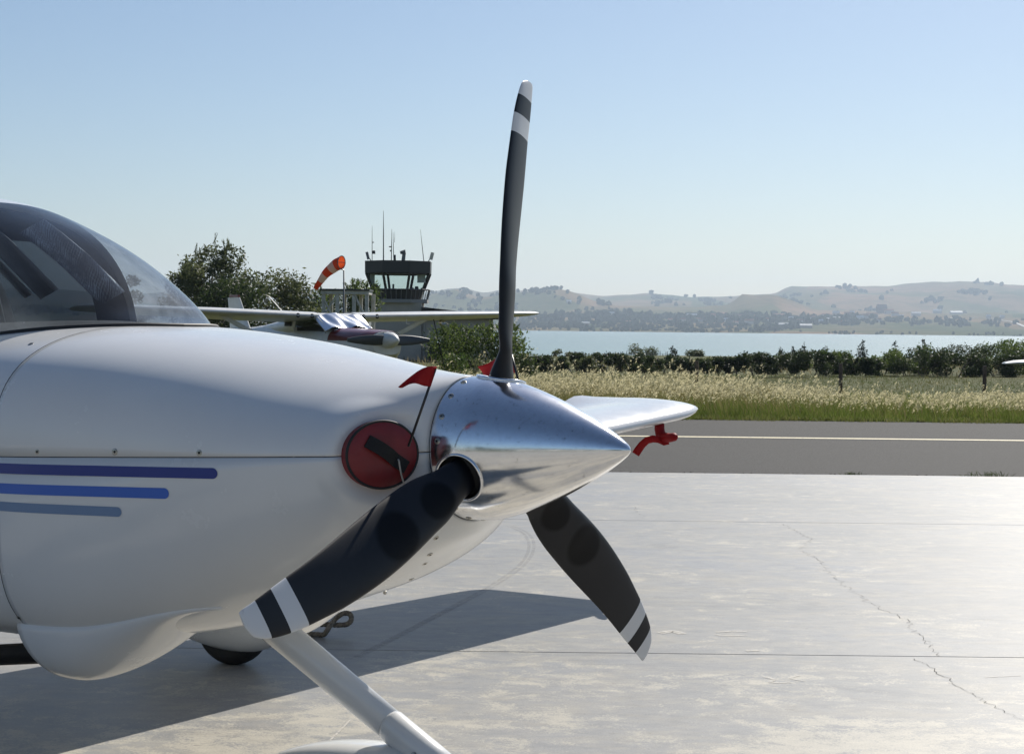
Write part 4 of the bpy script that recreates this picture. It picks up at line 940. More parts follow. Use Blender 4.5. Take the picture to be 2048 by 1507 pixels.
# fence posts in the tall grass
M_POST = mat('old_wood_post', (.075, .05, .035), .9, noise=(18, (.14, .10, .07), .35, .65), bump=(30, .5, .01))
for px, yt, lab in ((1393, 722, 'wooden fence post in the dry grass, leftmost of three'), (1682, 727, 'wooden fence post in the dry grass, middle of three'), (1970, 731, 'wooden fence post in the dry grass, rightmost of three')):
    d = 33.2; t = at(px, yt, d); z = float(zg(d)); b = MB(); hgt = t.z - z; tl = random.uniform(-.02, .02); 
    b.tube([(0, 0, -.1), (tl * .4, 0, hgt * .5), (tl, 0, hgt - .01), (tl, 0, hgt)], [.042, .040, .038, .030], 9); o = b.build('fence_post', M_POST, None, True, 50); o.location = (t.x, d, z); tag(o, lab, 'fence post', 'posts in the dry grass')
# old paling fence by the water
fo = empty('paling_fence', at(1290, 708, 135), 'thin grey paling fence by the water behind the hedge', 'fence')
M_PALE = mat('grey_paling', (.13, .12, .11), .9)
zf = float(zg(135)); base = fo.location.copy(); fo.location.z = zf
pm = MB(); pm.box((0, 0, .45), (.04, .04, .9)); pm = pm.mesh('paling', M_PALE); rm = None
for i in range(30):
    o = link('paling', pm, fo); o.location = (-2.3 + i * .155, .3 * math.sin(i * .09), -.15 + .1 * math.sin(i * 1.7)); o.rotation_euler = (0, random.uniform(-.05, .05), 0); o.scale = (1, 1, random.uniform(.8, 1.1))
b = MB(); b.tube([(-2.35, .06, .62), (0, .3, .66), (2.4, .2, .62)], .015, 5); b.build('rail', M_PALE, fo)
# ================================================================== the parked high-wing airplane
M_CW = mat('high_wing_white', (.72, .71, .68), .35, coat=.2, noise=(4, (.62, .60, .55), .4, .7)); M_MAROON = mat('maroon_paint', (.13, .012, .015), .3, coat=.3)
M_GREYB = mat('grey_blade', (.055, .06, .068), .4); M_FOIL = mat('silver_foil', (.85, .86, .9), .30, metal=.9, bump=(5, .25, .03))
M_CGLASS = glass_mat('tinted_window', (.35, .45, .43), .02, 1.5)
ca = R(56.5); CAX = Vector((math.cos(ca), -math.sin(ca), 0)); CAY = Vector((math.sin(ca), math.cos(ca), 0)); CROT = Matrix((CAX, CAY, Vector((0, 0, 1)))).transposed()
ch = at(778, 680, 33.55); CZ = float(zg(34.5)); CH = ch.z - CZ
hw = empty('airplane', Vector((ch.x, ch.y, CZ)), 'white high-wing airplane with maroon cowling parked beyond the foreground nose', 'airplane', rot=CROT)
def cpart(mb, name, m, parent=None, smooth=True, sharp=45, fix=True):
    mb.v = [np.c_[v[:, 0] - .5 * np.clip((-v[:, 0] - .1) / .8, 0, 1), v[:, 1], v[:, 2] + CH] for v in mb.v]; return mb.build(name, m, parent or hw, smooth, sharp, fix)
def rrect(X, w, zt, zb, p=3.2, n=40):
    zc, hz = (zt + zb) / 2, (zt - zb) / 2
    return [(X, w * math.copysign(abs(math.cos(t)) ** (2 / p), math.cos(t)), zc + hz * math.copysign(abs(math.sin(t)) ** (2 / p), math.sin(t))) for t in np.linspace(0, 2 * math.pi, n + 1)[:-1]]
q = MB(); q.lathe([(.36, .002), (.345, .03), (.30, .075), (.2, .125), (.08, .16), (-.05, .17)], seg=32); spn = cpart(q, 'spinner', M_CW)
for s in (1, -1):
    rs = [[(.035 * math.sin(t) * (1 - r * .3) - .03 * math.cos(t) * (1 - r) * s, s * r, (.03 + .075 * math.sin(math.pi * min(1, .25 + r * .75))) * math.cos(t)) for t in np.linspace(0, 2 * math.pi, 17)[:-1]] for r in (.1, .2, .35, .55, .75, .88, .95)]
    q = MB(); q.loft(rs); cpart(q, 'propeller_blade', M_GREYB)
CSEC = [(-.06, .32, .16, -.30), (-.2, .42, .19, -.40), (-.6, .49, .215, -.50), (-1.2, .53, .235, -.55)]
q = MB(); q.loft([rrect(*c) for c in CSEC]); cpart(q, 'cowling', M_CW)
def upper_half(grow, x0, x1, z0):
    rs = []
    for X in np.linspace(x0, x1, 10):
        w, zt, zb = (float(np.interp(-X, [-c[0] for c in CSEC], [c[k] for c in CSEC])) for k in (1, 2, 3)); r = np.array(rrect(X, w + grow, zt + grow, zb - grow, n=80)); m_ = r[:41]; m_ = m_[m_[:, 2] > -9]
        ph = np.linspace(.16, math.pi - .16, 30); zc, hz = (zt + zb) / 2, (zt - zb) / 2
        rs.append([(X, (w + grow) * math.copysign(abs(math.cos(t)) ** (2 / 3.2), math.cos(t)), zc + (hz + grow) * abs(math.sin(t)) ** (2 / 3.2)) for t in ph])
    m_ = MB(); m_.loft(rs, closed=False); return m_
cpart(upper_half(.008, -.1, -1.2, 0), 'cowl_top', M_MAROON, fix=False)
q = MB(); q.loft([rrect(X, w, zt, zb, 3.2) for X, w, zt, zb in ((-1.2, .53, .235, -.55), (-1.75, .55, .25, -.60), (-3.6, .54, .25, -.58), (-4.2, .48, .34, -.50), (-5.6, .28, .24, -.22), (-7.2, .10, .16, .0))]); cpart(q, 'fuselage', M_CW)
# cabin above the sill
for s in (1, -1):
    q = MB(); q.tube([(-1.25, s * .50, .22), (-1.75, s * .50, .46)], .03, 6); cpart(q, 'windshield_post', M_CW)
    q = MB(); q.tube([(-2.75, s * .53, .22), (-2.75, s * .51, .48)], .045, 6); cpart(q, 'door_post', M_CW)
    q = MB(); q.add([(-1.34, s * .525, .24), (-2.7, s * .545, .24), (-2.7, s * .52, .46), (-1.78, s * .52, .46)], [(0, 1, 2, 3)]); cpart(q, 'side_window', M_CGLASS, smooth=False, fix=False)
    q = MB(); q.add([(-2.86, s * .556, .26), (-3.25, s * .545, .26), (-3.2, s * .54, .38), (-2.86, s * .552, .40)], [(0, 1, 2, 3)]); cpart(q, 'rear_window', M_CAB if False else M_SOCKET, smooth=False, fix=False)
q = MB(); q.add([(-1.22, .5, .22), (-1.22, -.5, .22), (-1.76, -.5, .48), (-1.76, .5, .48)], [(0, 1, 2, 3)]); cpart(q, 'windshield', M_CGLASS, smooth=False, fix=False)
q = MB(); q.loft([rrect(X, w, zt, zb, 3) for X, w, zt, zb in ((-2.8, .545, .47, .05), (-3.3, .53, .45, .05), (-3.8, .48, .40, .05), (-4.8, .34, .30, .05))]); cpart(q, 'rear_cabin', M_CW)
q = MB(); q.box((-2.5, 0, .2), (1.9, .9, .2)); cpart(q, 'cabin_floor', M_INNER, smooth=False)
# wing
def hsec(Y, le, te, z, t, inc=.09): return [(-(le + (te - le) * u), Y, z + (v - inc * u) * (te - le)) for u, v in airfoil(20, t)]
WZ = .47
for s in (1, -1):
    q = MB(); q.loft([hsec(s * Y, le, te, WZ + .028 * Y, t) for Y, le, te, t in ((.45, 1.72, 3.32, .125), (2.6, 1.72, 3.32, .125), (4.95, 1.86, 3.05, .115))]); wg = cpart(q, 'wing', M_CW)
    q = MB(); q.loft([hsec(s * Y, le, te, WZ + .028 * Y, t) for Y, le, te, t in ((4.955, 1.86, 3.05, .115), (5.2, 1.89, 3.05, .11), (5.42, 2.02, 3.02, .085), (5.5, 2.25, 2.9, .03))]); cpart(q, 'wing_tip', M_CW)
    q = MB(); q.tube([(-2.25, s * .54, -.48), (-2.2, s * 2.6, .52)], [.055, .05], 10, flat=.5); cpart(q, 'strut', M_CW)
    for Y in (.62, .95):
        q = MB(); q.lathe([(0, .002), (.012, .035), (0, .05)], seg=14, c=(-1.735, s * Y, WZ + .03 * Y - .005)); cpart(q, 'vent_hole', M_SOCKET)
    q = MB(); q.tube([(-2.6, s * .5, -.5), (-2.6, s * 1.15, -CH + .22)], [.06, .035], 8, flat=.5); cpart(q, 'main_leg', M_CW)
    cpart(tyre(-2.6, s * 1.22, -CH + .2, .2, .075), 'main_wheel', M_TYRE)
q = MB(); q.loft([hsec(Y, 1.72, 3.32, WZ - .004, .12) for Y in (-.46, 0, .46)]); cpart(q, 'cabin_roof', M_CW)
q = MB(); q.tube([(-.75, 0, -.5), (-.55, 0, -CH + .25)], .035, 8); cpart(q, 'nose_leg', M_CW); cpart(tyre(-.52, 0, -CH + .18, .18, .065), 'nose_wheel', M_TYRE)
q = MB(); q.loft([[(-(le + (te - le) * u), v * (te - le), z) for u, v in airfoil(12, .1)] for z, le, te in ((.15, 6.2, 7.4), (.45, 6.45, 7.45), (.93, 6.85, 7.55))]); fin = cpart(q, 'tail_fin', M_CW)
q = MB(); q.box((-7.15, 0, .965), (.5, .06, .06)); cpart(q, 'beacon', M_MAROON, smooth=False)
q = MB(); q.loft([hsec(Y, 6.4 + .1 * abs(Y), 7.4, .16, .09) for Y in (-1.6, 0, 1.6)]); cpart(q, 'tailplane', M_CW)
q = MB(); q.tube([(-2.3, -1.0, .52), (-2.55, -1.25, .90)], .010, 5); cpart(q, 'whip_antenna', M_CW)
q = MB(); q.tube([(-1.85, 1.75, .45), (-1.85, 1.75, .34), (-1.72, 1.75, .34)], .012, 6); cpart(q, 'wing_probe', M_CW)
q = MB(); q.lathe([(0, .002), (.03, .06), (-.06, .07), (-.1, .03)], seg=16, c=(-1.95, 2.75, .38)); cpart(q, 'landing_light', M_SCREW)
# foil cover over its windshield
fc = empty('foil_cover', hw.matrix_world @ Vector((-1.7, 0, CH + .24)), 'crumpled silver foil cover over the windshield of the high-wing airplane', 'sun cover', rot=CROT)
rs = []
for v in np.linspace(0, 1, 26):
    row = []
    for u in np.linspace(-1, 1, 40):
        a = abs(u); X = -1.10 - .68 * v - .14 * max(0, a - .8) * 5 * (1 - v); Y = u * (.60 - .03 * v); Z = .25 + .28 * v - .10 * max(0, a - .8) * 5 * (1 - .3 * v)
        cr_ = .022 * math.sin(5 * u + 2.5 * v + .4) + .014 * math.sin(8.5 * u - 3 * v) * (1 - .5 * v) + .006 * math.sin(17 * u + 4 * v)
        row.append((X + 1.2 + cr_ + .03, Y, Z - .24 + cr_))
    rs.append(row)
m_ = MB(); m_.loft(rs, closed=False); fo_ = thick(m_.build('foil', M_FOIL, fc, True), .004)
for k, y in enumerate((-.45, .45)):
    m_ = MB(); m_.tube([(-.02, y, .05), (.03, y * 1.1, .0), (-.05, y * 1.25, -.12)], .008, 5); m_.build('tie_cord', M_STRING, fc)
# rope from wing to ground
r_ = MB(); a = hw.matrix_world @ Vector((-2.7, 2.65, CH + .46)); b = at(905, 722, a.y - .3); b.z = float(zg(b.y)); r_.tube([(0, 0, 0), b - a], .012, 6); o = r_.build('tie_down_strap', M_SOCKET); o.location = a; tag(o, 'dark tie-down strap from the high wing strut to the ground', 'strap')

# ------------------------------------------------------------------ control tower
TD = 110.0; S_ = TD / FPX; tg = float(zg(TD)); tc_ = at(793, 600, TD); tx = tc_.x
def tz(py, px=793): return at(px, py, TD).z - tg
M_TWALL = mat('tower_render', (.46, .42, .365), .9, noise=(1.2, (.38, .345, .30), .35, .7)); M_CAB = mat('cab_dark_metal', (.018, .020, .019), .45); M_RAIL = mat('galvanised_rail', (.16, .165, .17), .5, metal=.3)
M_CABGL = glass_mat('cab_glass', (.80, .88, .86), .0, 1.5)
tower = empty('control_tower', Vector((tx, TD, tg)), 'small control tower with dark glazed cab and roof antennas', 'control tower')
wsh = 50 * S_
b = MB(); b.box((0, wsh, tz(604) / 2), (2 * wsh, 2 * wsh, tz(604))); b.build('shaft', M_TWALL, tower)
def octo(r, z, k=.62, cy=None):
    cy = wsh if cy is None else cy; a = r * k
    # front-chamfered plan: corners cut
    return [(-a, cy - r, z), (a, cy - r, z), (r, cy - a, z), (r, cy + a, z), (a, cy + r, z), (-a, cy + r, z), (-r, cy + a, z), (-r, cy - a, z)]
zr0, zr1, zg0, zg1, zf = tz(545), tz(521), tz(580), tz(545), tz(602)
rt, rb = 65.5 * S_, 50 * S_
KO = .42
b = MB(); b.loft([octo(rt, zr0, KO), octo(rt * 1.005, zr1, KO)]); b.build('roof', M_CAB, tower)
b = MB(); b.loft([octo(45 * S_, zf, KO), octo(rb * 1.02, zg0, KO)]); b.build('parapet', M_CAB, tower)
b = MB(); b.loft([octo(60 * S_, tz(605), .5), octo(60 * S_, tz(598), .5)]); b.build('balcony', mat('concrete_ledge', (.30, .29, .28), .9), tower)
lo, hi = octo(rb, zg0, KO), octo(rt * .965, zg1, KO)
for i in range(8):
    j = (i + 1) % 8
    b = MB(); b.tube([lo[i], hi[i]], .10, 6); b.build('mullion', M_CAB, tower)
    if i in (0, 1, 7, 2, 6): 
        f0, f1 = Vector(lo[i]).lerp(Vector(lo[j]), .06), Vector(lo[i]).lerp(Vector(lo[j]), .94); g0, g1 = Vector(hi[i]).lerp(Vector(hi[j]), .94), Vector(hi[i]).lerp(Vector(hi[j]), .06)
        pass
    b = MB(); b.add([lo[i], lo[j], hi[j], hi[i]], [(0, 1, 2, 3)]); b.build('cab_pane', M_CABGL, tower)
    for t0, t1 in ((.03, .03), (.97, .97)):
        b = MB(); b.tube([Vector(lo[i]).lerp(Vector(hi[i]), t0), Vector(lo[j]).lerp(Vector(hi[j]), t1)], .06, 5); b.build('window_frame', M_CAB, tower)
b = MB(); b.loft([octo(rb * .96, zg0 - .05, KO), octo(rb * .96, zg0 + .02, KO)]); b.build('desk', M_CAB, tower)
b = MB(); b.box((-.35, wsh + .1, zg0 + .22), (.12, .2, .45)); b.build('desk_lamp', M_CAB, tower)
for x_, w_, h_ in ((.95, .25, .22), (1.25, .3, .3), (1.6, .2, .2), (-1.45, .3, .35)):
    b = MB(); b.box((x_, wsh - .2, zg0 + h_ / 2), (w_, .3, h_), taper=.7); b.build('desk_monitor', M_CAB, tower)
b = MB(); b.box((1.60, wsh - .9, zg1 - .36), (.55, .04, .55)); b.build('roller_blind', mat('blind', (.62, .60, .56), .9), tower)
b = MB(); b.box((-1.72, wsh - .5, zg1 - .55), (.30, .3, 1.15)); b.build('cab_cabinet', mat('cab_panel', (.55, .55, .53), .8), tower)
ri, ro_ = octo(58 * S_, tz(600), .5), octo(63 * S_, tz(578), .5)
for i in range(8):
    j = (i + 1) % 8; k = max(3, int((Vector(ri[j]) - Vector(ri[i])).length / .28))
    for t in range(k):
        p0 = Vector(ri[i]).lerp(Vector(ri[j]), t / k); p1 = Vector(ro_[i]).lerp(Vector(ro_[j]), t / k); b = MB(); b.tube([p0, p1], .022, 4); b.build('baluster', M_RAIL, tower)
    b = MB(); b.tube([ro_[i], ro_[j]], .03, 5); b.build('handrail', M_RAIL, tower)
def tpt(px, py, dy=wsh): p = at(px, py, TD); return (p.x - tx, dy, p.z - tg)
for (px0, y0, px1, y1, r) in ((740, 521, 740, 448, .028), (763, 521, 763, 418, .045), (779, 521, 780, 455, .035), (784, 521, 782.5, 462, .03), (845, 521, 838, 456, .03), (785.5, 482, 786, 460, .015)):
    b = MB(); b.tube([tpt(px0, y0), tpt((px0 + px1) / 2, (y0 + y1) / 2), tpt(px1, y1)], [r, r * .8, r * .3], 6); a_ = b.build('antenna', M_CAB, tower)
for px, y, w_, h_ in ((743.5, 502, .2, .22), (742, 482, .12, .06), (777, 491, .2, .07), (778, 499, .12, .1), (786, 513, .16, .38)):
    b = MB(); p = tpt(px, y); b.box(p, (w_, .15, h_), taper=.8); b.build('aerial_unit', M_CAB, tower)
for px, y, rx in ((731, 509, .25), (861, 510, -.25)):
    p = tpt(px, y); rm = Matrix.Rotation(-rx, 3, 'Y'); b = MB(); b.box(p, (.17 if rx > 0 else .22, .3, .5), rot=rm); b.build('floodlight', M_SCREW if rx < 0 else M_RAIL, tower); b = MB(); b.tube([p, (p[0] + rx * 1.0, p[1], zr1)], .03, 5); b.build('floodlight_arm', M_CAB, tower)
p = tpt(803, 510); b = MB(); b.tube([(p[0], p[1], zr1), (p[0] + .05, p[1], zr1 + .45), (p[0] + .08, p[1], zr1 + .62)], [.13, .12, .10], 8); b.tube([(p[0] - .2, p[1], zr1 + .60), (p[0] + .16, p[1], zr1 + .66)], [.10, .16], 8); b.build('siren', mat('siren_grey', (.2, .19, .17), .7), tower)
for k in range(9):      # outside stair
    b = MB(); y_ = 606 + k * 4.2; b.box((tpt(735, y_)[0], wsh * .6, tpt(735, y_)[2]), (.62, .5, .05)); b.build('stair_tread', M_RAIL, tower)
for dx in (-.31, .31):
    b = MB(); b.box((tpt(735, 606)[0] + dx, wsh * .6, tz(600) / 2), (.05, .08, tz(600))); b.build('stair_stringer', M_RAIL, tower)
# annex beside the tower
annex = empty('annex_building', Vector((tx, TD, tg)), 'low grey annex with sloping dark roof right of the control tower', 'building')
xa0, xa1 = tpt(843, 640)[0], tpt(985, 640)[0]
b = MB(); x1_ = tpt(868, 640)[0]; b.box(((xa0 + x1_) / 2, 2.2, tz(640) / 2), (x1_ - xa0, 4.0, tz(640))); b.box(((xa0 + xa1) / 2, 2.2, (tz(676) + tz(632)) / 2 + .002), (xa1 - xa0, 3.99, tz(632) - tz(676))); x2_ = tpt(887, 640)[0]; b.box(((x2_ + xa1) / 2, 2.6, tz(676) / 2 - .004), (xa1 - x2_, 3.0, tz(676))); b.build('wall', M_TWALL, annex)
b = MB(); b.add([(xa0, -.3, tz(613)), (xa1 + .5, -.3, tz(629)), (xa1 + .5, -.3, tz(636)), (xa0, -.3, tz(636)), (xa0, 5, tz(613)), (xa1 + .5, 5, tz(629)), (xa1 + .5, 5, tz(636)), (xa0, 5, tz(636))], [(0, 3, 2, 1), (4, 5, 6, 7), (0, 1, 5, 4), (3, 7, 6, 2), (1, 2, 6, 5), (0, 4, 7, 3)]); b.build('roof', mat('dark_roof', (.035, .03, .028), .8), annex)
b = MB(); b.tube([tpt(848, 640, .15), tpt(848, 720, .15)], .05, 6); b.build('downpipe', mat('pale_pipe', (.45, .43, .40), .6), annex)
b = MB(); b.box((tpt(877, 712)[0], -.2, .6), (1.4, .5, 1.2)); b.build('skip', M_SOCKET, annex)
# white steel frame with flat roof
FD = 75.0; fg = float(zg(FD)); f0 = at(642, 600, FD); f1 = at(738, 600, FD); fw = f1.x - f0.x; fh = at(690, 586, FD).z - fg
fr = empty('steel_frame', Vector(((f0.x + f1.x) / 2, FD, fg)), 'white steel frame shelter with flat roof left of the tower', 'shelter')
M_FR = mat('white_steel', (.62, .60, .56), .6, noise=(6, (.45, .42, .36), .4, .7))
for x_ in (-fw / 2 + .12, -fw / 6 + .02, fw / 6 + .05, fw / 2 - .1):
    for y_ in (0, 1.6):
        b = MB(); b.box((x_ + y_ * .10, y_, fh / 2), (.17, .12, fh)); b.build('post', M_FR, fr)
for a, c in (((-fw / 2 + .15, fh - 1.05), (-fw / 6, fh - .1)), ((-fw / 2 + .2, fh - .4), (-fw / 6 - .1, fh - 1.3)), ((fw / 6 + .1, fh - .1), (fw / 2 - .15, fh - 1.15))):
    b = MB(); b.tube([(a[0], -.07, a[1]), (c[0], -.07, c[1])], .05, 5); b.build('brace', M_FR, fr)
b = MB(); b.box((0, .8, fh + .03), (fw, 1.9, .16)); b.build('beam', M_FR, fr); b = MB(); b.box((0, .8, fh + .15), (fw * 1.04, 2.1, .07)); b.build('roof', M_CAB, fr)

# windsock
WD = 52.0; wg_ = float(zg(WD)); mt_ = at(689, 541, WD); wsock = empty('windsock', Vector((mt_.x, WD, wg_)), 'orange and white banded windsock drooping from its mast', 'windsock')
b = MB(); b.tube([(0, 0, 0), (0, 0, 1.5), (-.02, 0, mt_.z - wg_)], [.045, .032, .022], 8); b.build('mast', M_RAIL, wsock, True)
def orange(nm, c): return leaf_mat(nm, tuple(k * .9 for k in c), c, 5, .45)
M_OR = orange('sock_orange', (.62, .085, .02)); M_SW = orange('sock_white', (.66, .60, .52))
top = at(683, 524.5, WD) - wsock.location; end = at(631, 577, WD + .35) - wsock.location; 
path = [top.lerp(end, t) + Vector((-.02, 0, .115)) * math.sin(math.pi * t) for t in np.linspace(0, 1, 21)]
path[0] = top
rad = np.interp(np.linspace(0, 1, 21), [0, .3, 1], [.205, .175, .075])
rings = []; fwd = Vector((.62, -.62, -.48)).normalized()
for i, p in enumerate(path):
    t = (path[min(i + 1, 20)] - path[max(i - 1, 0)]).normalized()
    if i < 3: t = (t * (.25 * i + .15) - Vector((.85, -.5, -.12)) * (.85 - .25 * i)).normalized()
    a = t.cross(Vector((0, 0, 1))).normalized(); u = a.cross(t)
    rings.append([p + (a * math.cos(q) + u * math.sin(q)) * rad[i] * (1 + .04 * math.sin(3 * q + i * .7) * (i > 2)) for q in np.linspace(0, 2 * math.pi, 25)[:-1]])
for k in range(5):
    m_ = MB(); m_.loft(rings[k * 4:k * 4 + 5], cap=False); m_.build('orange_band' if k % 2 == 0 else 'white_band', M_OR if k % 2 == 0 else M_SW, wsock, True)
m_ = MB(); m_.tube(rings[0] + [rings[0][0]], .014, 5, cap=False); m_.build('mouth_ring', M_RAIL, wsock)
m_ = MB(); m_.tube([rings[0][0], rings[0][12]], .010, 4); m_.build('spreader', M_RAIL, wsock)
m_ = MB(); low = min(rings[0], key=lambda p: p[2]); m_.tube([(-.02, 0, mt_.z - wg_), low], .02, 5); m_.build('swivel', M_RAIL, wsock)

# tip of a wing at the right border of the picture
wp = at(2014, 727, 58); o = empty('airplane', Vector((wp.x + 4.6, 58.6, float(zg(58)))), 'light airplane parked at the right border, only its pale wing tip in view', 'airplane')
zz = wp.z - o.location.z
q = MB(); q.loft([[(x_, -.5 + c_ * u, zz + .055 * (x_ + 4.55) + v * c_) for u, v in airfoil(14, .14)] for x_, c_ in ((-4.62, .35), (-4.55, .7), (-4.2, 1.1), (-2.5, 1.35), (0, 1.5), (2.5, 1.35), (4.5, 1.0))]); q.build('wing', M_CW, o, True, 50, True)
q = MB(); q.loft([[(w_ * math.cos(t), y_, zz + .1 + zc + h_ * math.sin(t)) for t in np.linspace(0, 6.283, 21)[:-1]] for y_, w_, h_, zc in ((-2.2, .12, .12, .05), (-1.9, .4, .35, .05), (-.6, .55, .5, .1), (.8, .55, .62, .2), (2.2, .35, .35, .15), (4.6, .10, .15, .25))]); q.build('fuselage', M_CW, o, True, 60, True)
q = MB(); q.loft([[(.04 * math.sin(t), 4.2 + .45 * k + .35 * math.cos(t), zz + .2 + k * .9) for t in np.linspace(0, 6.283, 13)[:-1]] for k in (0, 1)]); q.build('tail_fin', M_CW, o, True, 60, True)
for x_ in (-1.2, 1.2, 0):
    q = MB(); y_ = .6 if x_ else -1.5; q.tube([(x_ * .4, y_, zz - .2), (x_, y_, .2)], .04, 6); q.build('leg', M_CW, o); q = tyre(x_, y_, .18, .18, .06); q.build('wheel', M_TYRE, o, True)

# ------------------------------------------------------------------ what the mirror-bright spinner sees behind the camera
M_HANG = mat('hangar_sheet', (.20, .21, .21), .6, noise=(.6, (.15, .16, .16), .4, .6)); M_HWIN = mat('hangar_window_white', (.75, .75, .72), .4)
for i, (x_, y_, w_, h_, lab) in enumerate(((-14, -50, 30, 6.0, 'long low hangar mirrored in the spinner, the nearer one'), (30, -58, 36, 5.5, 'long low hangar mirrored in the spinner, towards its tip'))):
    o = empty('hangar', Vector((x_, y_, -.05)), lab, 'hangar', 'hangars behind the apron'); b = MB(); b.box((0, -6, h_ * .4), (w_, 12, h_ * .8)); b.build('wall', M_HANG, o)
    b = MB(); b.add([(-w_ / 2 - .3, .4, h_ * .8), (w_ / 2 + .3, .4, h_ * .8), (w_ / 2 + .3, -6, h_), (-w_ / 2 - .3, -6, h_), (w_ / 2 + .3, -12.4, h_ * .8), (-w_ / 2 - .3, -12.4, h_ * .8)], [(0, 1, 2, 3), (3, 2, 4, 5)]); thick(b.build('roof', M_CAB, o), .15)
    for k in range(4):
        b = MB(); b.box((-w_ * .36 + k * w_ * .24, .06, h_ * .38), (w_ * .09, .1, 1.6)); b.build('window', M_HWIN, o)
for i, (x_, y_, w_, h_) in enumerate(((-50, -62, 18, 9), (-34, -72, 14, 8), (6, -75, 16, 9), (58, -70, 20, 8), (80, -70, 20, 9))):
    plant('broad_tree', f'broad dark tree behind the hangars, {ordinal(i)} from the left of the apron', 'tree', Vector((x_, y_, -.05)), w_, h_, 1500, .5, M_DARKL, 'trees behind the hangars', clumps=12, trunk=.3)

# ------------------------------------------------------------------ across the lake
M_FARL = mat('far_tree_green', (.030, .045, .020), 1.0, spec=0, noise=(.02, (.05, .065, .03), .35, .65))
ico = []
def blob():
    t = (1 + 5 ** .5) / 2; v = np.array([(-1, t, 0), (1, t, 0), (-1, -t, 0), (1, -t, 0), (0, -1, t), (0, 1, t), (0, -1, -t), (0, 1, -t), (t, 0, -1), (t, 0, 1), (-t, 0, -1), (-t, 0, 1)]) / math.hypot(1, t)
    f = [(0, 11, 5), (0, 5, 1), (0, 1, 7), (0, 7, 10), (0, 10, 11), (1, 5, 9), (5, 11, 4), (11, 10, 2), (10, 7, 6), (7, 1, 8), (3, 9, 4), (3, 4, 2), (3, 2, 6), (3, 6, 8), (3, 8, 9), (4, 9, 5), (2, 4, 11), (6, 2, 10), (8, 6, 7), (9, 8, 1)]
    return v, np.array(f)
bv_, bf = blob()
def far_wood(name, items):
    V = []; F = []
    for i, (x_, y_, z_, r_, h_) in enumerate(items):
        V.append(bv_ * np.array([r_, r_, h_]) * (1 + .25 * RNG.normal(size=(12, 1))) + np.array([x_, y_, z_ + h_ * .6])); F.append(bf + 12 * i)
    V = np.concatenate(V)[np.concatenate(F).reshape(-1)].reshape(-1, 3, 3); return stuff(quads_mesh(name, V, M_FARL, per=3))
items = []
def scatter(n, px0, px1, y0, y1, r0, r1, clump=.5):
    cc = [(RNG.uniform(px0, px1), RNG.uniform(y0, y1)) for _ in range(max(3, n // 12))]
    for _ in range(n):
        if RNG.random() < clump:
            c = cc[RNG.integers(len(cc))]; px, y_ = c[0] + RNG.normal() * 14, c[1] + RNG.normal() * 35
        else: px, y_ = RNG.uniform(px0, px1), RNG.uniform(y0, y1)
        x_ = (px - CX) / FPX * y_; r_ = RNG.uniform(r0, r1); items.append((x_, y_, hill_z(x_, y_), r_, r_ * RNG.uniform(.7, 1.3)))
scatter(900, 560, 1760, 3950, 4450, 5, 10, .6); scatter(420, 900, 1600, 3480, 3950, 3.5, 7, .75); scatter(160, 1700, 2100, 3900, 4400, 4, 7, .8); scatter(260, 560, 1250, 4600, 5250, 5, 9, .75); scatter(160, 1300, 2100, 5600, 7200, 6, 11, .85); scatter(200, -300, 560, 3900, 4500, 5, 10, .6); scatter(200, 2100, 2700, 3800, 4600, 5, 10, .7)
for px in (1195, 1203, 1216, 925, 932, 940, 955, 1112, 1120, 1100, 1062, 1070, 1048): y_ = 5230; x_ = (px - CX) / FPX * y_; items.append((x_, y_, hill_z(x_, y_), 8, 8))
far_wood('far_wood', items)
# shore scrub
items = []; scatter(240, 860, 1540, 3300, 3420, 2.5, 5, .7); scatter(60, 1540, 2100, 3300, 3400, 2, 3.5, .7); far_wood('shore_scrub', items)
M_HW = mat('pale_house_wall', (.62, .58, .52), .9); M_HR = mat('tile_roof', (.36, .17, .10), .9); M_HRG = mat('pale_roof', (.66, .65, .62), .7); M_HB = mat('brown_block', (.22, .17, .15), .9)
HS = [(1382, 633, 20, 9, 1), (1362, 640, 16, 8, 0), (1396, 640, 26, 7, 0), (1425, 634, 10, 12, 0), (1440, 629, 40, 7, 0), (1497, 643, 30, 8, 0), (1556, 632, 22, 8, 0), (1566, 650, 34, 7, 2), (1660, 640, 34, 8, 1), (1676, 639, 24, 8, 1), (1708, 632, 18, 8, 0), (1718, 637, 14, 9, 1), (1728, 633, 12, 8, 0), (1761, 619, 20, 15, 3), (1776, 623, 18, 8, 0), (1788, 628, 14, 7, 0), (1695, 629, 16, 8, 0), (1742, 631, 22, 9, 0), (1670, 627, 14, 8, 1), (1650, 631, 16, 7, 0), (1830, 628, 18, 7, 1), (1872, 623, 16, 7, 1), (1910, 624, 40, 6, 1), (1220, 628, 14, 7, 1), (1158, 634, 10, 6, 1), (1136, 604, 10, 5, 1), (1170, 647, 26, 6, 2), (1478, 633, 14, 7, 0), (1610, 652, 24, 7, 2), (1340, 640, 12, 6, 0), (1975, 634, 9, 7, 1), (2002, 634, 9, 6, 1)]
HS += [(1405, 637, 9, 7, 0), (1451, 640, 10, 7, 1), (1512, 634, 11, 7, 0), (1535, 640, 12, 7, 0), (1580, 637, 10, 7, 1), (1598, 642, 12, 7, 0), (1625, 636, 11, 8, 0), (1640, 643, 9, 7, 1), (1685, 645, 11, 7, 0), (1702, 626, 9, 7, 1), (1755, 640, 12, 7, 0), (1800, 633, 10, 6, 1), (1470, 646, 11, 6, 0), (1302, 641, 10, 6, 1), (1255, 645, 11, 6, 0)]
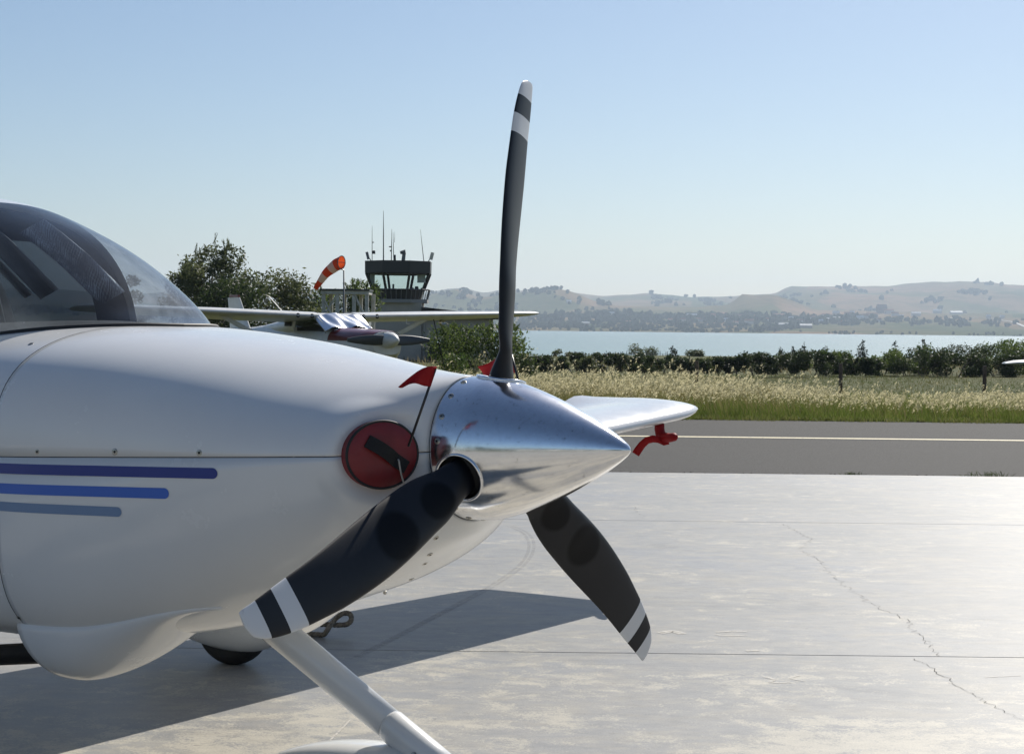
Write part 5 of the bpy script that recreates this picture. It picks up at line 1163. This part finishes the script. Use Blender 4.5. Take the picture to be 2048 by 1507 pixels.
HS.sort(); KIND = {0: ('tiled house', M_HW, M_HR), 1: ('pale-roofed house', M_HW, M_HRG), 2: ('long dim shed', M_HB, M_HRG), 3: ('tall brown block', M_HB, M_HB)}
for i, (px, py, wp, hp, k) in enumerate(HS):
    # distance where the hillside appears at that row
    yy_ = np.linspace(3300, 5200, 96); ev = [hill_e(px, q) for q in yy_]; target = (HZ + (px - CX) * math.tan(ROLL)) - (py + hp * .5); d = float(yy_[int(np.argmin(np.abs(np.array(ev) - target)))])
    x_ = (px - CX) / FPX * d; s = d / FPX; w_, h_ = (wp if wp < 26 else wp * .6) * s, hp * s * 1.2; z_ = hill_z(x_, d); nm, mw, mr = KIND[k]; dp = max(8, w_ * .5)
    o = empty('house' if k != 2 else 'shed', Vector((x_, d, z_)), f'{nm} across the lake, {ordinal(i)} building from the left', 'house' if k != 2 else 'shed', 'buildings across the lake')
    b = MB(); b.box((0, 0, h_ * .3 - 2), (w_, dp, h_ * .6 + 4)); b.build('wall', mw, o)
    e = h_ * .6; b = MB(); b.add([(-w_ / 2 - .5, -dp / 2 - .5, e), (w_ / 2 + .5, -dp / 2 - .5, e), (w_ / 2 + .5, dp / 2 + .5, e), (-w_ / 2 - .5, dp / 2 + .5, e), (-w_ / 2, 0, h_), (w_ / 2, 0, h_)], [(0, 1, 5, 4), (2, 3, 4, 5), (1, 2, 5), (3, 0, 4), (3, 2, 1, 0)]); b.build('roof', mr, o)
# road over the far fields
pts = [(1890, 637.5), (1930, 636.5), (1985, 637), (2010, 642), (2048, 654), (2110, 664)]
rp = []
for px, py in pts:
    yy_ = np.linspace(3290, 4700, 200); ev = [hill_e(px, q) for q in yy_]; target = (HZ + (px - CX) * math.tan(ROLL)) - py; d = float(yy_[int(np.argmin(np.abs(np.array(ev) - target)))]); x_ = (px - CX) / FPX * d; rp.append(Vector((x_, d, hill_z(x_, d) + 1.2)))
rs = []
for i in range(len(rp) - 1):
    for t in np.linspace(0, 1, 12)[:-1]:
        p = rp[i].lerp(rp[i + 1], t); p.z = hill_z(p.x, p.y) + 1.2; rs.append([p + Vector((-6, -5, 0)), p + Vector((6, 5, 0))])
m_ = MB(); m_.loft(rs, closed=False); structure(m_.build('road', mat('pale_road', (.42, .40, .37), .9)))
# ================================================================== air
def haze(density):
    b = MB(); b.box((0, 2450, 128), (19000, 13100, 296)); o = stuff(b.build('haze', None))
    mt = bpy.data.materials.new('pale_air'); mt.use_nodes = True; nt = mt.node_tree; nt.nodes.remove(nt.nodes['Principled BSDF'])
    v = nt.nodes.new('ShaderNodeVolumePrincipled'); v.inputs['Color'].default_value = (.70, .84, 1, 1); v.inputs['Density'].default_value = density
    v.inputs['Anisotropy'].default_value = .25
    nt.links.new(v.outputs[0], nt.nodes['Material Output'].inputs['Volume']); o.data.materials.clear(); o.data.materials.append(mt); return o
haze(0.00011)
